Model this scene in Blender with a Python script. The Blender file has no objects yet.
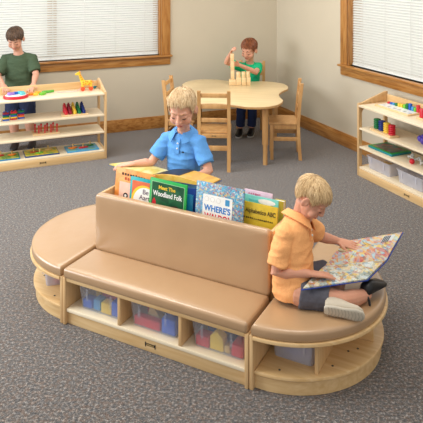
import bpy, bmesh, math, random
from mathutils import Vector as Vec, Matrix as Mat, noise
random.seed(11)
SC = bpy.context.scene
COL = SC.collection
R = math.radians
PI = math.pi

# ------------------------------------------------------------------ materials
def nm(name):
    m = bpy.data.materials.new(name); m.use_nodes = True
    nt = m.node_tree; b = nt.nodes['Principled BSDF']
    return m, nt, b
def N(nt, t, **kw):
    n = nt.nodes.new(t)
    for k, v in kw.items():
        if k.startswith('i_'):
            n.inputs[k[2:].replace('_', ' ')].default_value = v
        else:
            setattr(n, k, v)
    return n
def c4(c): return (c[0], c[1], c[2], 1)
def s2l(r, g, b):
    f = lambda x: (x/255/12.92) if x/255 <= .04045 else ((x/255+.055)/1.055)**2.4
    return (f(r), f(g), f(b))
def bump(nt, b, src, strength, dist=.002):
    n = N(nt, 'ShaderNodeBump'); n.inputs['Strength'].default_value = strength; n.inputs['Distance'].default_value = dist
    nt.links.new(src, n.inputs['Height']); nt.links.new(n.outputs['Normal'], b.inputs['Normal'])
def ramp(nt, stops):
    n = N(nt, 'ShaderNodeValToRGB'); e = n.color_ramp.elements
    e[0].position, e[0].color = stops[0][0], c4(stops[0][1])
    e[1].position, e[1].color = stops[-1][0], c4(stops[-1][1])
    for p, c in stops[1:-1]:
        x = e.new(p); x.color = c4(c)
    return n
def plain(name, col, rough=.45, spec=.5, var=.06, scale=30, bmp=0):
    m, nt, b = nm(name)
    tc = N(nt, 'ShaderNodeTexCoord'); nz = N(nt, 'ShaderNodeTexNoise'); nz.inputs['Scale'].default_value = scale
    nt.links.new(tc.outputs['Object'], nz.inputs['Vector'])
    r = ramp(nt, [(.3, [x*(1-var) for x in col]), (.7, [min(1, x*(1+var)) for x in col])])
    nt.links.new(nz.outputs['Fac'], r.inputs['Fac']); nt.links.new(r.outputs['Color'], b.inputs['Base Color'])
    b.inputs['Roughness'].default_value = rough; b.inputs['Specular IOR Level'].default_value = spec
    if bmp: bump(nt, b, nz.outputs['Fac'], bmp)
    return m
def wood(name, c1, c2, stretch=(2, 26, 26), rough=.38, dark=None):
    m, nt, b = nm(name)
    tc = N(nt, 'ShaderNodeTexCoord'); mp = N(nt, 'ShaderNodeMapping'); mp.inputs['Scale'].default_value = stretch
    nz = N(nt, 'ShaderNodeTexNoise'); nz.inputs['Scale'].default_value = 1.6; nz.inputs['Detail'].default_value = 5; nz.inputs['Distortion'].default_value = .6
    nt.links.new(tc.outputs['Object'], mp.inputs['Vector']); nt.links.new(mp.outputs['Vector'], nz.inputs['Vector'])
    st = [(.3, c1), (.7, c2)]
    if dark: st = [(.25, dark), (.45, c1), (.75, c2)]
    r = ramp(nt, st)
    nt.links.new(nz.outputs['Fac'], r.inputs['Fac']); nt.links.new(r.outputs['Color'], b.inputs['Base Color'])
    b.inputs['Roughness'].default_value = rough
    bump(nt, b, nz.outputs['Fac'], .12, .001)
    return m
def fabric(name, col, var=.12, fold=0, rough=.85):
    m, nt, b = nm(name)
    tc = N(nt, 'ShaderNodeTexCoord')
    nz = N(nt, 'ShaderNodeTexNoise'); nz.inputs['Scale'].default_value = 260; nz.inputs['Detail'].default_value = 2
    n2 = N(nt, 'ShaderNodeTexNoise'); n2.inputs['Scale'].default_value = 14; n2.inputs['Detail'].default_value = 4; n2.inputs['Distortion'].default_value = 1.5
    for n in (nz, n2): nt.links.new(tc.outputs['Object'], n.inputs['Vector'])
    r = ramp(nt, [(.25, [x*(1-var) for x in col]), (.75, [min(1, x*(1+var)) for x in col])])
    nt.links.new(nz.outputs['Fac'], r.inputs['Fac']); nt.links.new(r.outputs['Color'], b.inputs['Base Color'])
    b.inputs['Roughness'].default_value = rough; b.inputs['Specular IOR Level'].default_value = .2
    bump(nt, b, n2.outputs['Fac'], .5 if fold else .2, .012)
    return m
def clear_plastic(name, tint=(.82, .84, .92), haze=.25):
    m, nt, b = nm(name); nt.nodes.remove(b)
    out = nt.nodes['Material Output']
    tr = N(nt, 'ShaderNodeBsdfTransparent'); tr.inputs['Color'].default_value = (.95, .96, .98, 1)
    df = N(nt, 'ShaderNodeBsdfPrincipled'); df.inputs['Base Color'].default_value = c4(tint); df.inputs['Roughness'].default_value = .25
    tl = N(nt, 'ShaderNodeBsdfTranslucent'); tl.inputs['Color'].default_value = c4(tint)
    a = N(nt, 'ShaderNodeMixShader'); a.inputs[0].default_value = .35
    nt.links.new(df.outputs[0], a.inputs[1]); nt.links.new(tl.outputs[0], a.inputs[2])
    tc = N(nt, 'ShaderNodeTexCoord'); nz = N(nt, 'ShaderNodeTexNoise'); nz.inputs['Scale'].default_value = 9
    nt.links.new(tc.outputs['Object'], nz.inputs['Vector'])
    mr = N(nt, 'ShaderNodeMapRange'); mr.inputs['To Min'].default_value = haze*.8; mr.inputs['To Max'].default_value = haze*1.2
    nt.links.new(nz.outputs['Fac'], mr.inputs['Value'])
    mx = N(nt, 'ShaderNodeMixShader'); nt.links.new(mr.outputs[0], mx.inputs[0])
    nt.links.new(tr.outputs[0], mx.inputs[1]); nt.links.new(a.outputs[0], mx.inputs[2]); nt.links.new(mx.outputs[0], out.inputs[0])
    return m
def attr_mat(name, rough=.5, var=.05, sss=0):
    m, nt, b = nm(name)
    at = N(nt, 'ShaderNodeAttribute', attribute_name='tone')
    tc = N(nt, 'ShaderNodeTexCoord'); nz = N(nt, 'ShaderNodeTexNoise'); nz.inputs['Scale'].default_value = 45; nz.inputs['Detail'].default_value = 4
    nt.links.new(tc.outputs['Object'], nz.inputs['Vector'])
    r = ramp(nt, [(.3, (1-var,)*3), (.7, (1, 1, 1))])
    mx = N(nt, 'ShaderNodeMix', data_type='RGBA', blend_type='MULTIPLY'); mx.inputs[0].default_value = 1
    nt.links.new(nz.outputs['Fac'], r.inputs['Fac'])
    nt.links.new(at.outputs['Color'], mx.inputs[6]); nt.links.new(r.outputs['Color'], mx.inputs[7])
    nt.links.new(mx.outputs[2], b.inputs['Base Color'])
    b.inputs['Roughness'].default_value = rough; b.inputs['Specular IOR Level'].default_value = .35
    if sss:
        b.inputs['Subsurface Weight'].default_value = sss; b.inputs['Subsurface Radius'].default_value = (.012, .005, .003); b.inputs['Subsurface Scale'].default_value = 1
    return m
def hair_mat(name, c1, c2):
    m, nt, b = nm(name)
    tc = N(nt, 'ShaderNodeTexCoord'); nz = N(nt, 'ShaderNodeTexNoise'); nz.inputs['Scale'].default_value = 140; nz.inputs['Detail'].default_value = 3
    nt.links.new(tc.outputs['Object'], nz.inputs['Vector'])
    r = ramp(nt, [(.3, c1), (.7, c2)]); nt.links.new(nz.outputs['Fac'], r.inputs['Fac']); nt.links.new(r.outputs['Color'], b.inputs['Base Color'])
    b.inputs['Roughness'].default_value = .45
    return m
def carpet_mat():
    m, nt, b = nm('heathered_carpet')
    tc = N(nt, 'ShaderNodeTexCoord')
    n1 = N(nt, 'ShaderNodeTexNoise'); n1.inputs['Scale'].default_value = 75; n1.inputs['Detail'].default_value = 4; n1.inputs['Roughness'].default_value = .8
    n2 = N(nt, 'ShaderNodeTexNoise'); n2.inputs['Scale'].default_value = 46; n2.inputs['Detail'].default_value = 3
    n3 = N(nt, 'ShaderNodeTexVoronoi'); n3.inputs['Scale'].default_value = 190
    mp = N(nt, 'ShaderNodeMapping'); mp.inputs['Location'].default_value = (3.1, 7.7, 0)
    nt.links.new(tc.outputs['Object'], mp.inputs['Vector'])
    nt.links.new(mp.outputs['Vector'], n1.inputs['Vector']); nt.links.new(tc.outputs['Object'], n2.inputs['Vector']); nt.links.new(tc.outputs['Object'], n3.inputs['Vector'])
    r1 = ramp(nt, [(.36, s2l(16, 15, 15)), (.46, s2l(68, 64, 61)), (.54, s2l(96, 89, 84)), (.64, s2l(182, 174, 167))])
    r2 = ramp(nt, [(.4, s2l(72, 74, 80)), (.5, s2l(92, 84, 78)), (.6, s2l(116, 84, 62))])
    nt.links.new(n1.outputs['Fac'], r1.inputs['Fac']); nt.links.new(n2.outputs['Fac'], r2.inputs['Fac'])
    mx = N(nt, 'ShaderNodeMix', data_type='RGBA'); mx.inputs[0].default_value = .3
    nt.links.new(r1.outputs[0], mx.inputs[6]); nt.links.new(r2.outputs[0], mx.inputs[7])
    nt.links.new(mx.outputs[2], b.inputs['Base Color'])
    b.inputs['Roughness'].default_value = .95; b.inputs['Specular IOR Level'].default_value = .1
    b.inputs['Sheen Weight'].default_value = .42; b.inputs['Sheen Roughness'].default_value = .5
    bump(nt, b, n3.outputs['Distance'], .5, .004)
    return m
def crowd_mat(name, pal, scale=70, base=(.75, .75, .7)):
    """busy printed picture: many small coloured patches"""
    m, nt, b = nm(name)
    tc = N(nt, 'ShaderNodeTexCoord')
    vo = N(nt, 'ShaderNodeTexVoronoi'); vo.inputs['Scale'].default_value = scale
    v2 = N(nt, 'ShaderNodeTexNoise'); v2.inputs['Scale'].default_value = scale*.16; v2.inputs['Detail'].default_value = 3; v2.inputs['Distortion'].default_value = 2
    nt.links.new(tc.outputs['Object'], vo.inputs['Vector']); nt.links.new(tc.outputs['Object'], v2.inputs['Vector'])
    sp = N(nt, 'ShaderNodeSeparateColor'); nt.links.new(vo.outputs['Color'], sp.inputs[0])
    k = len(pal)
    r = ramp(nt, [(i/(k-1)*.9+.02, p) for i, p in enumerate(pal)]); r.color_ramp.interpolation = 'CONSTANT'
    nt.links.new(sp.outputs[0], r.inputs['Fac'])
    r2 = ramp(nt, [(.35 + .3*i/(k-1), p) for i, p in enumerate(pal[::-1])])
    nt.links.new(v2.outputs['Fac'], r2.inputs['Fac'])
    mx = N(nt, 'ShaderNodeMix', data_type='RGBA'); mx.inputs[0].default_value = .5
    nt.links.new(r.outputs[0], mx.inputs[6]); nt.links.new(r2.outputs[0], mx.inputs[7])
    nt.links.new(mx.outputs[2], b.inputs['Base Color']); b.inputs['Roughness'].default_value = .4
    return m

maple = wood('maple', s2l(212, 172, 116), s2l(229, 195, 144))
maple_v = wood('maple_upright', s2l(206, 164, 112), s2l(224, 188, 138), stretch=(26, 26, 2))
maple_pale = wood('maple_pale', s2l(232, 214, 182), s2l(243, 228, 200), stretch=(2, 14, 14))
chair_wood = wood('chair_maple', s2l(194, 142, 86), s2l(214, 168, 110), stretch=(14, 14, 3))
oak = wood('oak_trim', s2l(172, 116, 56), s2l(198, 146, 84), stretch=(3, 30, 30), dark=s2l(132, 80, 34))
oak_v = wood('oak_upright', s2l(172, 116, 56), s2l(198, 146, 84), stretch=(30, 30, 3), dark=s2l(132, 80, 34))
wall_paint = plain('warm_grey_paint', s2l(204, 193, 172), .8, .2, .015, 3)
carpet = carpet_mat()
def vinyl_mat():
    m = plain('tan_vinyl', s2l(181, 145, 107), .38, .6, .02, 5)
    nt = m.node_tree; b = nt.nodes['Principled BSDF']
    tc = N(nt, 'ShaderNodeTexCoord'); v = N(nt, 'ShaderNodeTexVoronoi'); v.inputs['Scale'].default_value = 350
    n = N(nt, 'ShaderNodeTexNoise'); n.inputs['Scale'].default_value = 7; n.inputs['Detail'].default_value = 2
    nt.links.new(tc.outputs['Object'], v.inputs['Vector']); nt.links.new(tc.outputs['Object'], n.inputs['Vector'])
    bm_ = N(nt, 'ShaderNodeBump'); bm_.inputs['Strength'].default_value = .15; bm_.inputs['Distance'].default_value = .001
    b2 = N(nt, 'ShaderNodeBump'); b2.inputs['Strength'].default_value = .25; b2.inputs['Distance'].default_value = .02
    nt.links.new(v.outputs['Distance'], bm_.inputs['Height']); nt.links.new(n.outputs['Fac'], b2.inputs['Height'])
    nt.links.new(b2.outputs['Normal'], bm_.inputs['Normal']); nt.links.new(bm_.outputs['Normal'], b.inputs['Normal'])
    b.inputs['Coat Weight'].default_value = .6; b.inputs['Coat Roughness'].default_value = .22; b.inputs['Coat IOR'].default_value = 1.65
    return m
vinyl = vinyl_mat()
def slat_mat():
    m, nt, b = nm('white_blind_slats')
    out = nt.nodes['Material Output']
    b.inputs['Base Color'].default_value = c4(s2l(238, 238, 232)); b.inputs['Roughness'].default_value = .5
    tl = N(nt, 'ShaderNodeBsdfTranslucent'); tl.inputs['Color'].default_value = c4((.92, .92, .9))
    mx = N(nt, 'ShaderNodeMixShader'); mx.inputs[0].default_value = .4
    nt.links.new(b.outputs[0], mx.inputs[1]); nt.links.new(tl.outputs[0], mx.inputs[2]); nt.links.new(mx.outputs[0], out.inputs[0])
    return m
slat = slat_mat()
def glass_mat():
    m, nt, b = nm('window_glass'); nt.nodes.remove(b); out = nt.nodes['Material Output']
    tr = N(nt, 'ShaderNodeBsdfTransparent'); gl = N(nt, 'ShaderNodeBsdfGlossy'); gl.inputs['Roughness'].default_value = .02
    mx = N(nt, 'ShaderNodeMixShader'); mx.inputs[0].default_value = .06
    nt.links.new(tr.outputs[0], mx.inputs[1]); nt.links.new(gl.outputs[0], mx.inputs[2]); nt.links.new(mx.outputs[0], out.inputs[0])
    return m
glass = glass_mat()
tub_clear = clear_plastic('clear_tub', (.92, .93, .98), haze=.15)
tub_milky = clear_plastic('milky_tub', (.90, .89, .95), .42)
P = {}
def pl(key, rgb, rough=.4):
    if key not in P: P[key] = plain('plastic_'+key, s2l(*rgb), rough)
    return P[key]
red = pl('red', (205, 30, 48)); crimson = pl('crimson', (150, 20, 45)); blue = pl('blue', (30, 92, 190)); navy_p = pl('deep_blue', (26, 48, 130))
sky = pl('light_blue', (66, 150, 200)); teal = pl('teal', (30, 150, 150)); green_p = pl('green', (10, 120, 62)); lime = pl('lime', (110, 190, 50))
yellow = pl('yellow', (240, 200, 60)); orange_p = pl('orange', (240, 130, 40)); purple = pl('purple', (80, 60, 170)); lilac = pl('lilac', (160, 120, 200))
pink = pl('pink', (226, 90, 120)); white_p = pl('white', (240, 240, 236)); black_p = pl('black', (24, 24, 26)); badge_m = pl('dark_badge', (40, 36, 34)); turq = pl('turquoise', (90, 195, 205)); grey_p = pl('grey', (190, 190, 186)); tanblock = pl('tan_block', (216, 180, 110))
hole_dark = pl('hole_shade', (70, 66, 62)); paper = pl('paper', (240, 236, 226), .7); brown_p = pl('brown_dark', (60, 44, 34)); natural = wood('natural_block', s2l(222, 188, 136), s2l(236, 206, 160), stretch=(8, 8, 30))

# ------------------------------------------------------------------ mesh building
class MB:
    def __init__(s): s.bm = bmesh.new()
    def add(s, t, M=None):
        me = bpy.data.meshes.new('t'); t.to_mesh(me); t.free()
        if M is not None: me.transform(M)
        s.bm.from_mesh(me); bpy.data.meshes.remove(me); return s
    def box(s, x0, x1, y0, y1, z0, z1, bev=.003, M=None, seg=2):
        t = bmesh.new(); bmesh.ops.create_cube(t, size=1)
        for v in t.verts: v.co = Vec(((x0+x1)/2+v.co.x*(x1-x0), (y0+y1)/2+v.co.y*(y1-y0), (z0+z1)/2+v.co.z*(z1-z0)))
        if bev: bmesh.ops.bevel(t, geom=list(t.edges), offset=min(bev, .45*min(abs(x1-x0), abs(y1-y0), abs(z1-z0))), segments=seg, affect='EDGES', profile=.5)
        return s.add(t, M)
    def rings(s, rs, cap=True, M=None):
        t = bmesh.new(); prev = None; first = None
        for r in rs:
            vs = [t.verts.new(Vec(p)) for p in r]
            if prev:
                n = len(vs)
                for i in range(n): t.faces.new((prev[i], prev[(i+1) % n], vs[(i+1) % n], vs[i]))
            else: first = vs
            prev = vs
        if cap:
            t.faces.new(first[::-1]); t.faces.new(prev)
        bmesh.ops.recalc_face_normals(t, faces=list(t.faces))
        return s.add(t, M)
    def tube(s, pts, rad, n=10, round_=True, M=None):
        pts = [Vec(p) for p in pts]
        if not hasattr(rad, '__len__'): rad = [rad]*len(pts)
        rs = []; up = None
        for i, p in enumerate(pts):
            a = pts[max(0, i-1)]; b = pts[min(len(pts)-1, i+1)]; d = (b-a).normalized()
            if up is None: up = d.orthogonal().normalized()
            up = (up - d*up.dot(d)).normalized(); w = d.cross(up)
            ring = lambda c, r: [c+(up*math.cos(2*PI*k/n)+w*math.sin(2*PI*k/n))*r for k in range(n)]
            if i == 0 and round_:
                for a_ in (80, 50, 25): rs.append(ring(p-d*rad[0]*math.sin(R(a_)), rad[0]*math.cos(R(a_))))
            rs.append(ring(p, rad[i]))
            if i == len(pts)-1 and round_:
                for a_ in (25, 50, 80): rs.append(ring(p+d*rad[i]*math.sin(R(a_)), rad[i]*math.cos(R(a_))))
        return s.rings(rs, True, M)
    def cyl(s, x, y, z0, z1, r0, r1=None, n=20, bev=0, M=None):
        r1 = r0 if r1 is None else r1
        ring = lambda z, r: [(x+r*math.cos(2*PI*k/n), y+r*math.sin(2*PI*k/n), z) for k in range(n)]
        if bev: rs = [ring(z0, r0-bev), ring(z0+bev, r0), ring(z1-bev, r1), ring(z1-bev*.3, r1-bev*.3), ring(z1, r1-bev)]
        else: rs = [ring(z0, r0), ring(z1, r1)]
        return s.rings(rs, True, M)
    def ell(s, c, r, M=None, n=16):
        t = bmesh.new(); bmesh.ops.create_uvsphere(t, u_segments=n, v_segments=n//2+2, radius=1)
        for v in t.verts: v.co = Vec((c[0]+v.co.x*r[0], c[1]+v.co.y*r[1], c[2]+v.co.z*r[2]))
        return s.add(t, M)
    def prism(s, poly, z0, z1, bev=.003, M=None):
        b = bev
        if b: rs = [[(p[0], p[1], z0) for p in inset(poly, b)], [(p[0], p[1], z0+b) for p in poly], [(p[0], p[1], z1-b) for p in poly], [(p[0], p[1], z1-b*.3) for p in inset(poly, b*.3)], [(p[0], p[1], z1) for p in inset(poly, b)]]
        else: rs = [[(p[0], p[1], z0) for p in poly], [(p[0], p[1], z1) for p in poly]]
        return s.rings(rs, True, M)
    def cushion(s, poly, z0, z1, r=.018, puff=.006, M=None):
        rs = []
        for a in (90, 60, 30, 0): rs.append([(p[0], p[1], z0+r*.6*(1-math.sin(R(a)))) for p in inset(poly, r*.6*(1-math.cos(R(a))))])
        for a in (0, 20, 40, 60, 80): rs.append([(p[0], p[1], z1-r*(1-math.sin(R(a)))) for p in inset(poly, r*(1-math.cos(R(a))))])
        last = [(p[0], p[1]) for p in rs[-1]]; xs = [p[0] for p in last]; ys = [p[1] for p in last]
        mx, my = (min(xs)+max(xs))/2, (min(ys)+max(ys))/2
        for d, k in ((.06, .3), (.16, .6), (.32, .85), (.6, 1)): rs.append([(p[0]+(mx-p[0])*d, p[1]+(my-p[1])*d, z1+puff*k) for p in last])
        return s.rings(rs, True, M)
    def xf(s, M): s.bm.transform(M); return s
def inset(poly, d):
    n = len(poly); out = []
    area = sum(poly[i][0]*poly[(i+1) % n][1]-poly[(i+1) % n][0]*poly[i][1] for i in range(n))
    sg = 1 if area > 0 else -1
    for i in range(n):
        a, b, c = Vec(poly[i-1][:2]), Vec(poly[i][:2]), Vec(poly[(i+1) % n][:2])
        e1 = (b-a).normalized(); e2 = (c-b).normalized()
        n1 = Vec((-e1.y, e1.x))*sg; n2 = Vec((-e2.y, e2.x))*sg
        m = (n1+n2)
        m = m.normalized() if m.length > 1e-6 else n1
        k = max(.35, m.dot(n1))
        out.append((b.x+m.x*d/k, b.y+m.y*d/k))
    return out
def rrect(x0, x1, y0, y1, r=.02, n=5):
    out = []
    for cx, cy, a in ((x1-r, y1-r, 0), (x0+r, y1-r, 90), (x0+r, y0+r, 180), (x1-r, y0+r, 270)):
        for k in range(n+1):
            t = R(a+90*k/n); out.append((cx+r*math.cos(t), cy+r*math.sin(t)))
    return out
def mobj(name, mb, mat, parent=None, angle=35, loc=None):
    me = bpy.data.meshes.new(name)
    bm = mb.bm if isinstance(mb, MB) else mb
    bmesh.ops.recalc_face_normals(bm, faces=list(bm.faces)) if False else None
    bm.to_mesh(me); bm.free()
    for p in me.polygons: p.use_smooth = True
    me.set_sharp_from_angle(angle=R(angle))
    me.materials.append(mat)
    o = bpy.data.objects.new(name, me); COL.objects.link(o)
    if parent: o.parent = parent
    if loc: o.location = loc
    return o
def tag(o, label, cat, group=None, kind=None):
    if label: o['label'] = label
    if cat: o['category'] = cat
    if group: o['group'] = group
    if kind: o['kind'] = kind
    return o
def thing(name, label, cat, loc=(0, 0, 0), rotz=0, group=None, rot=None):
    o = bpy.data.objects.new(name, None); COL.objects.link(o); o.empty_display_size = .05
    o.location = loc; o.rotation_euler = rot if rot else (0, 0, rotz)
    return tag(o, label, cat, group)
def struct(name, mb, mat, parent=None):
    o = mobj(name, mb, mat, parent)
    if not parent: o['kind'] = 'structure'
    return o
def dup(root, loc, rotz=None, label=None, group=None):
    r = root.copy(); COL.objects.link(r); r.location = loc
    if rotz is not None: r.rotation_euler = (0, 0, rotz)
    if label: r['label'] = label
    if group: r['group'] = group
    for ch in list(root.children):
        c = ch.copy(); COL.objects.link(c); c.parent = r
        for g in list(ch.children):
            d = g.copy(); COL.objects.link(d); d.parent = c
    return r
def text(body, w, M, mat, parent, name, maxh=None, depth=.0008, bold=0):
    cu = bpy.data.curves.new(name, 'FONT'); cu.body = body; cu.size = 1; cu.align_x = 'CENTER'; cu.align_y = 'CENTER'
    cu.offset = bold
    t = bpy.data.objects.new('tmp', cu); COL.objects.link(t)
    bpy.context.view_layer.update()
    me = bpy.data.meshes.new_from_object(t.evaluated_get(bpy.context.evaluated_depsgraph_get()))
    COL.objects.unlink(t); bpy.data.objects.remove(t)
    xs = [v.co.x for v in me.vertices]; ys = [v.co.y for v in me.vertices]
    k = w/(max(xs)-min(xs)); kh = k if not maxh else maxh/(max(ys)-min(ys))
    bm = bmesh.new(); bm.from_mesh(me); bpy.data.meshes.remove(me)
    cx = (max(xs)+min(xs))/2; cy = (max(ys)+min(ys))/2
    for v in bm.verts: v.co = Vec(((v.co.x-cx)*k, (v.co.y-cy)*kh, 0))
    r = bmesh.ops.extrude_face_region(bm, geom=list(bm.faces))
    for v in [e for e in r['geom'] if isinstance(e, bmesh.types.BMVert)]: v.co.z += depth
    bm.transform(M)
    return mobj(name, bm, mat, parent)
def T(x, y, z): return Mat.Translation((x, y, z))
def RX(a): return Mat.Rotation(R(a), 4, 'X')
def RY(a): return Mat.Rotation(R(a), 4, 'Y')
def RZ(a): return Mat.Rotation(R(a), 4, 'Z')

# ------------------------------------------------------------------ room
WA = R(21.5); ROOM = Mat.Rotation(WA, 4, 'Z'); ROOM2 = Mat.Rotation(R(24.5), 4, 'Z')
def rm(mb): return mb.xf(ROOM)
BD = 6.93; RD = 3.9665; CE = 3.70; WT = .16; HT = 2.75
f = MB(); f.box(-6, 6, -2.5, 10.5, -.06, 0, 0); struct('floor', f, carpet)
# back wall (plane y = BD), hole for window x -.35..2.10, z .84..2.1
W1 = (-.35, 2.10, .845, 2.12)
w = MB()
for a in ((-4.2, W1[0], BD, BD+WT, 0, HT), (W1[1], CE+WT, BD, BD+WT, 0, HT), (W1[0], W1[1], BD, BD+WT, 0, W1[2]), (W1[0], W1[1], BD, BD+WT, W1[3], HT)): w.box(*a, bev=0)
struct('wall_back', rm(w), wall_paint)
W2 = (2.5, 5.28, .855, 2.12)
w = MB()
for a in ((RD, RD+WT, W2[1], 6.85, 0, HT), (RD, RD+WT, 0.2, W2[0], 0, HT), (RD, RD+WT, W2[0], W2[1], 0, W2[2]), (RD, RD+WT, W2[0], W2[1], W2[3], HT)): w.box(*a, bev=0)
struct('wall_right', w.xf(ROOM2), wall_paint)
b = MB(); b.box(-4.2, CE-.03, BD-.018, BD-.0005, 0.0005, .125, .004); b.box(-4.2, CE-.03, BD-.012, BD-.0005, .12, .14, .005); struct('baseboard_back', rm(b), oak)
b = MB(); b.box(0, 6, -.018, -.0005, 0.0005, .125, .004); b.box(0, 6, -.012, -.0005, .12, .14, .005)
o = struct('baseboard_right', b, oak)
o.matrix_world = ROOM2 @ T(RD, 6.76, 0) @ RZ(-90)

def window(name, Wr, M, blind_label, casing_ends):
    """local: x along the wall, y into the wall (0 = wall face), built in wall frame"""
    x0, x1, z0, z1 = Wr
    root = bpy.data.objects.new(name, None); COL.objects.link(root); root.matrix_world = M; root['kind'] = 'structure'
    c = MB()
    for a, bb in ((x0-.108, x0), (x1, x1+.108)): c.box(a, bb, -.02, -.0005, z0+.001, z1+.1, .004)
    mobj('window_casing', c, oak_v, root)
    c = MB(); c.box(x0-.108, x1+.108, -.02, -.0005, z1, z1+.108, .004); c.box(x0-.108, x1+.108, -.018, -.0005, z0-.112, z0-.022, .004); mobj('window_apron', c, oak, root)
    c = MB(); c.box(x0-.125, x1+.125, -.048, .1, z0-.022, z0, .005); mobj('window_sill', c, oak, root)
    c = MB(); c.box(x0, x0+.018, 0, .12, z0, z1, .002); c.box(x1-.018, x1, 0, .12, z0, z1, .002); c.box(x0, x1, 0, .12, z1-.018, z1, .002); mobj('window_jamb', c, oak_v, root)
    c = MB(); xm = (x0+x1)/2
    for a, bb in ((x0+.018, x0+.06), (xm-.05, xm+.05), (x1-.06, x1-.018)): c.box(a, bb, .115, .145, z0, z1-.018, .003)
    c.box(x0+.018, x1-.018, .115, .145, z0, z0+.05, .003); c.box(x0+.018, x1-.018, .115, .145, z1-.06, z1-.018, .003); mobj('window_sash', c, oak, root)
    c = MB(); c.box(x0+.05, x1-.05, .128, .132, z0+.04, z1-.05, 0); mobj('window_pane', c, glass, root)
    bl = thing('window_blind', blind_label, 'blind'); bl.matrix_world = M
    s = MB(); z = z0+.035; k = 0; pitch = .0262
    while z < z1-.07:
        s.box(x0+.024, x1-.024, -.0135, .0135, -.0009, .0009, 0, M=T(0, .05, z) @ RX(46)); z += pitch
    mobj('slats', s, slat, bl)
    s = MB(); s.box(x0+.024, x1-.024, .038, .062, z0+.004, z0+.022, .004); mobj('bottom_rail', s, white_p, bl)
    s = MB(); s.box(x0+.022, x1-.022, .03, .07, z1-.06, z1-.02, .003); mobj('headrail', s, white_p, bl)
    xx = x0+.19
    while xx < x1:
        s = MB()
        for yy in (.0345, .0655): s.box(xx-.002, xx+.002, yy-.001, yy+.001, z0+.012, z1-.04, 0)
        mobj('cord', s, white_p, bl); xx += .345
    return root
window('window_1', W1, ROOM @ T(0, BD, 0), 'wide white slatted blind behind the boy in the dark green T-shirt', 1)
window('window_2', (0, W2[1]-W2[0], W2[2], W2[3]), ROOM2 @ T(RD, W2[1], 0) @ RZ(-90), 'white slatted blind in the window above the right-hand shelf with clear tubs', 1)

# ------------------------------------------------------------------ couch frame
CA = (-.798, 3.321, 0); CR = math.atan2(-.467, .884)
CF = T(*CA) @ Mat.Rotation(CR, 4, 'Z')
def cw(u, v, z=0): return CF @ Vec((u, v, z))
CL = 1.09
couch = thing('reading_couch', 'tan cushioned middle bench with backrest, open tub shelf below and book bin behind', 'couch', CA, CR)
for x in (0.0, CL-.019):
    m = MB(); m.box(x, x+.019, 0, .56, 0, .25, .004); mobj('end_panel', m, maple_v, couch)
m = MB(); m.box(.0195, CL-.0195, .004, .30, .231, .2495, .003); mobj('top_panel', m, maple, couch)
m = MB(); m.box(.0195, CL-.0195, .008, .53, .066, .085, .004); deck = mobj('deck', m, maple_pale, couch)
m = MB(); m.box(.0195, CL-.0195, .02, .038, 0, .0655, .002); plinth = mobj('plinth', m, maple, couch)
for x in (.362, .724):
    m = MB(); m.box(x-.009, x+.009, .01, .53, .0855, .2305, .003); mobj('divider', m, maple_v, couch)
def badge(parent, x, y, z, s=1, M=None):
    m = MB(); M = M or T(x, y, z)
    m.box(-.027*s, .027*s, -.0015, 0, -.006*s, .006*s, .001, M); m.box(-.031*s, -.026*s, -.002, 0, -.013*s, .010*s, .001, M); m.box(.026*s, .031*s, -.002, 0, -.013*s, .010*s, .001, M)
    o = mobj('maker_badge', m, badge_m, parent)
    m = MB()
    for k in range(6): m.box((-.02+k*.0073)*s, (-.0165+k*.0073)*s, -.0022, -.0012, -.003*s, .003*s, 0, M)
    mobj('badge_lettering', m, tanblock, o); return o
badge(plinth, .548, .0195, .035)
# book bin behind
m = MB(); m.box(.0195, CL-.0195, .31, .325, .25, .60, .004); mobj('bin_front', m, maple, couch)
m = MB(); m.box(.0195, CL-.0195, .545, .56, .0, .60, .004); mobj('bin_back', m, maple, couch)
for x in (0, CL-.019):
    m = MB(); m.box(x, x+.019, .305, .56, .2505, .60, .005); mobj('bin_end', m, maple_v, couch)
m = MB(); m.box(.0195, CL-.0195, .3255, .5445, .405, .42, .002); mobj('bin_floor', m, maple, couch)
m = MB(); m.cushion(rrect(.004, CL-.004, -.004, .266, .015), .2505, .302, .017, .005); mobj('seat_cushion', m, vinyl, couch)
m = MB(); m.cushion(rrect(.006, CL-.006, .0, .325, .025), 0, .045, .014, .004, M=T(0, .309, .287) @ RX(90)); mobj('backrest_cushion', m, vinyl, couch)

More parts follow.
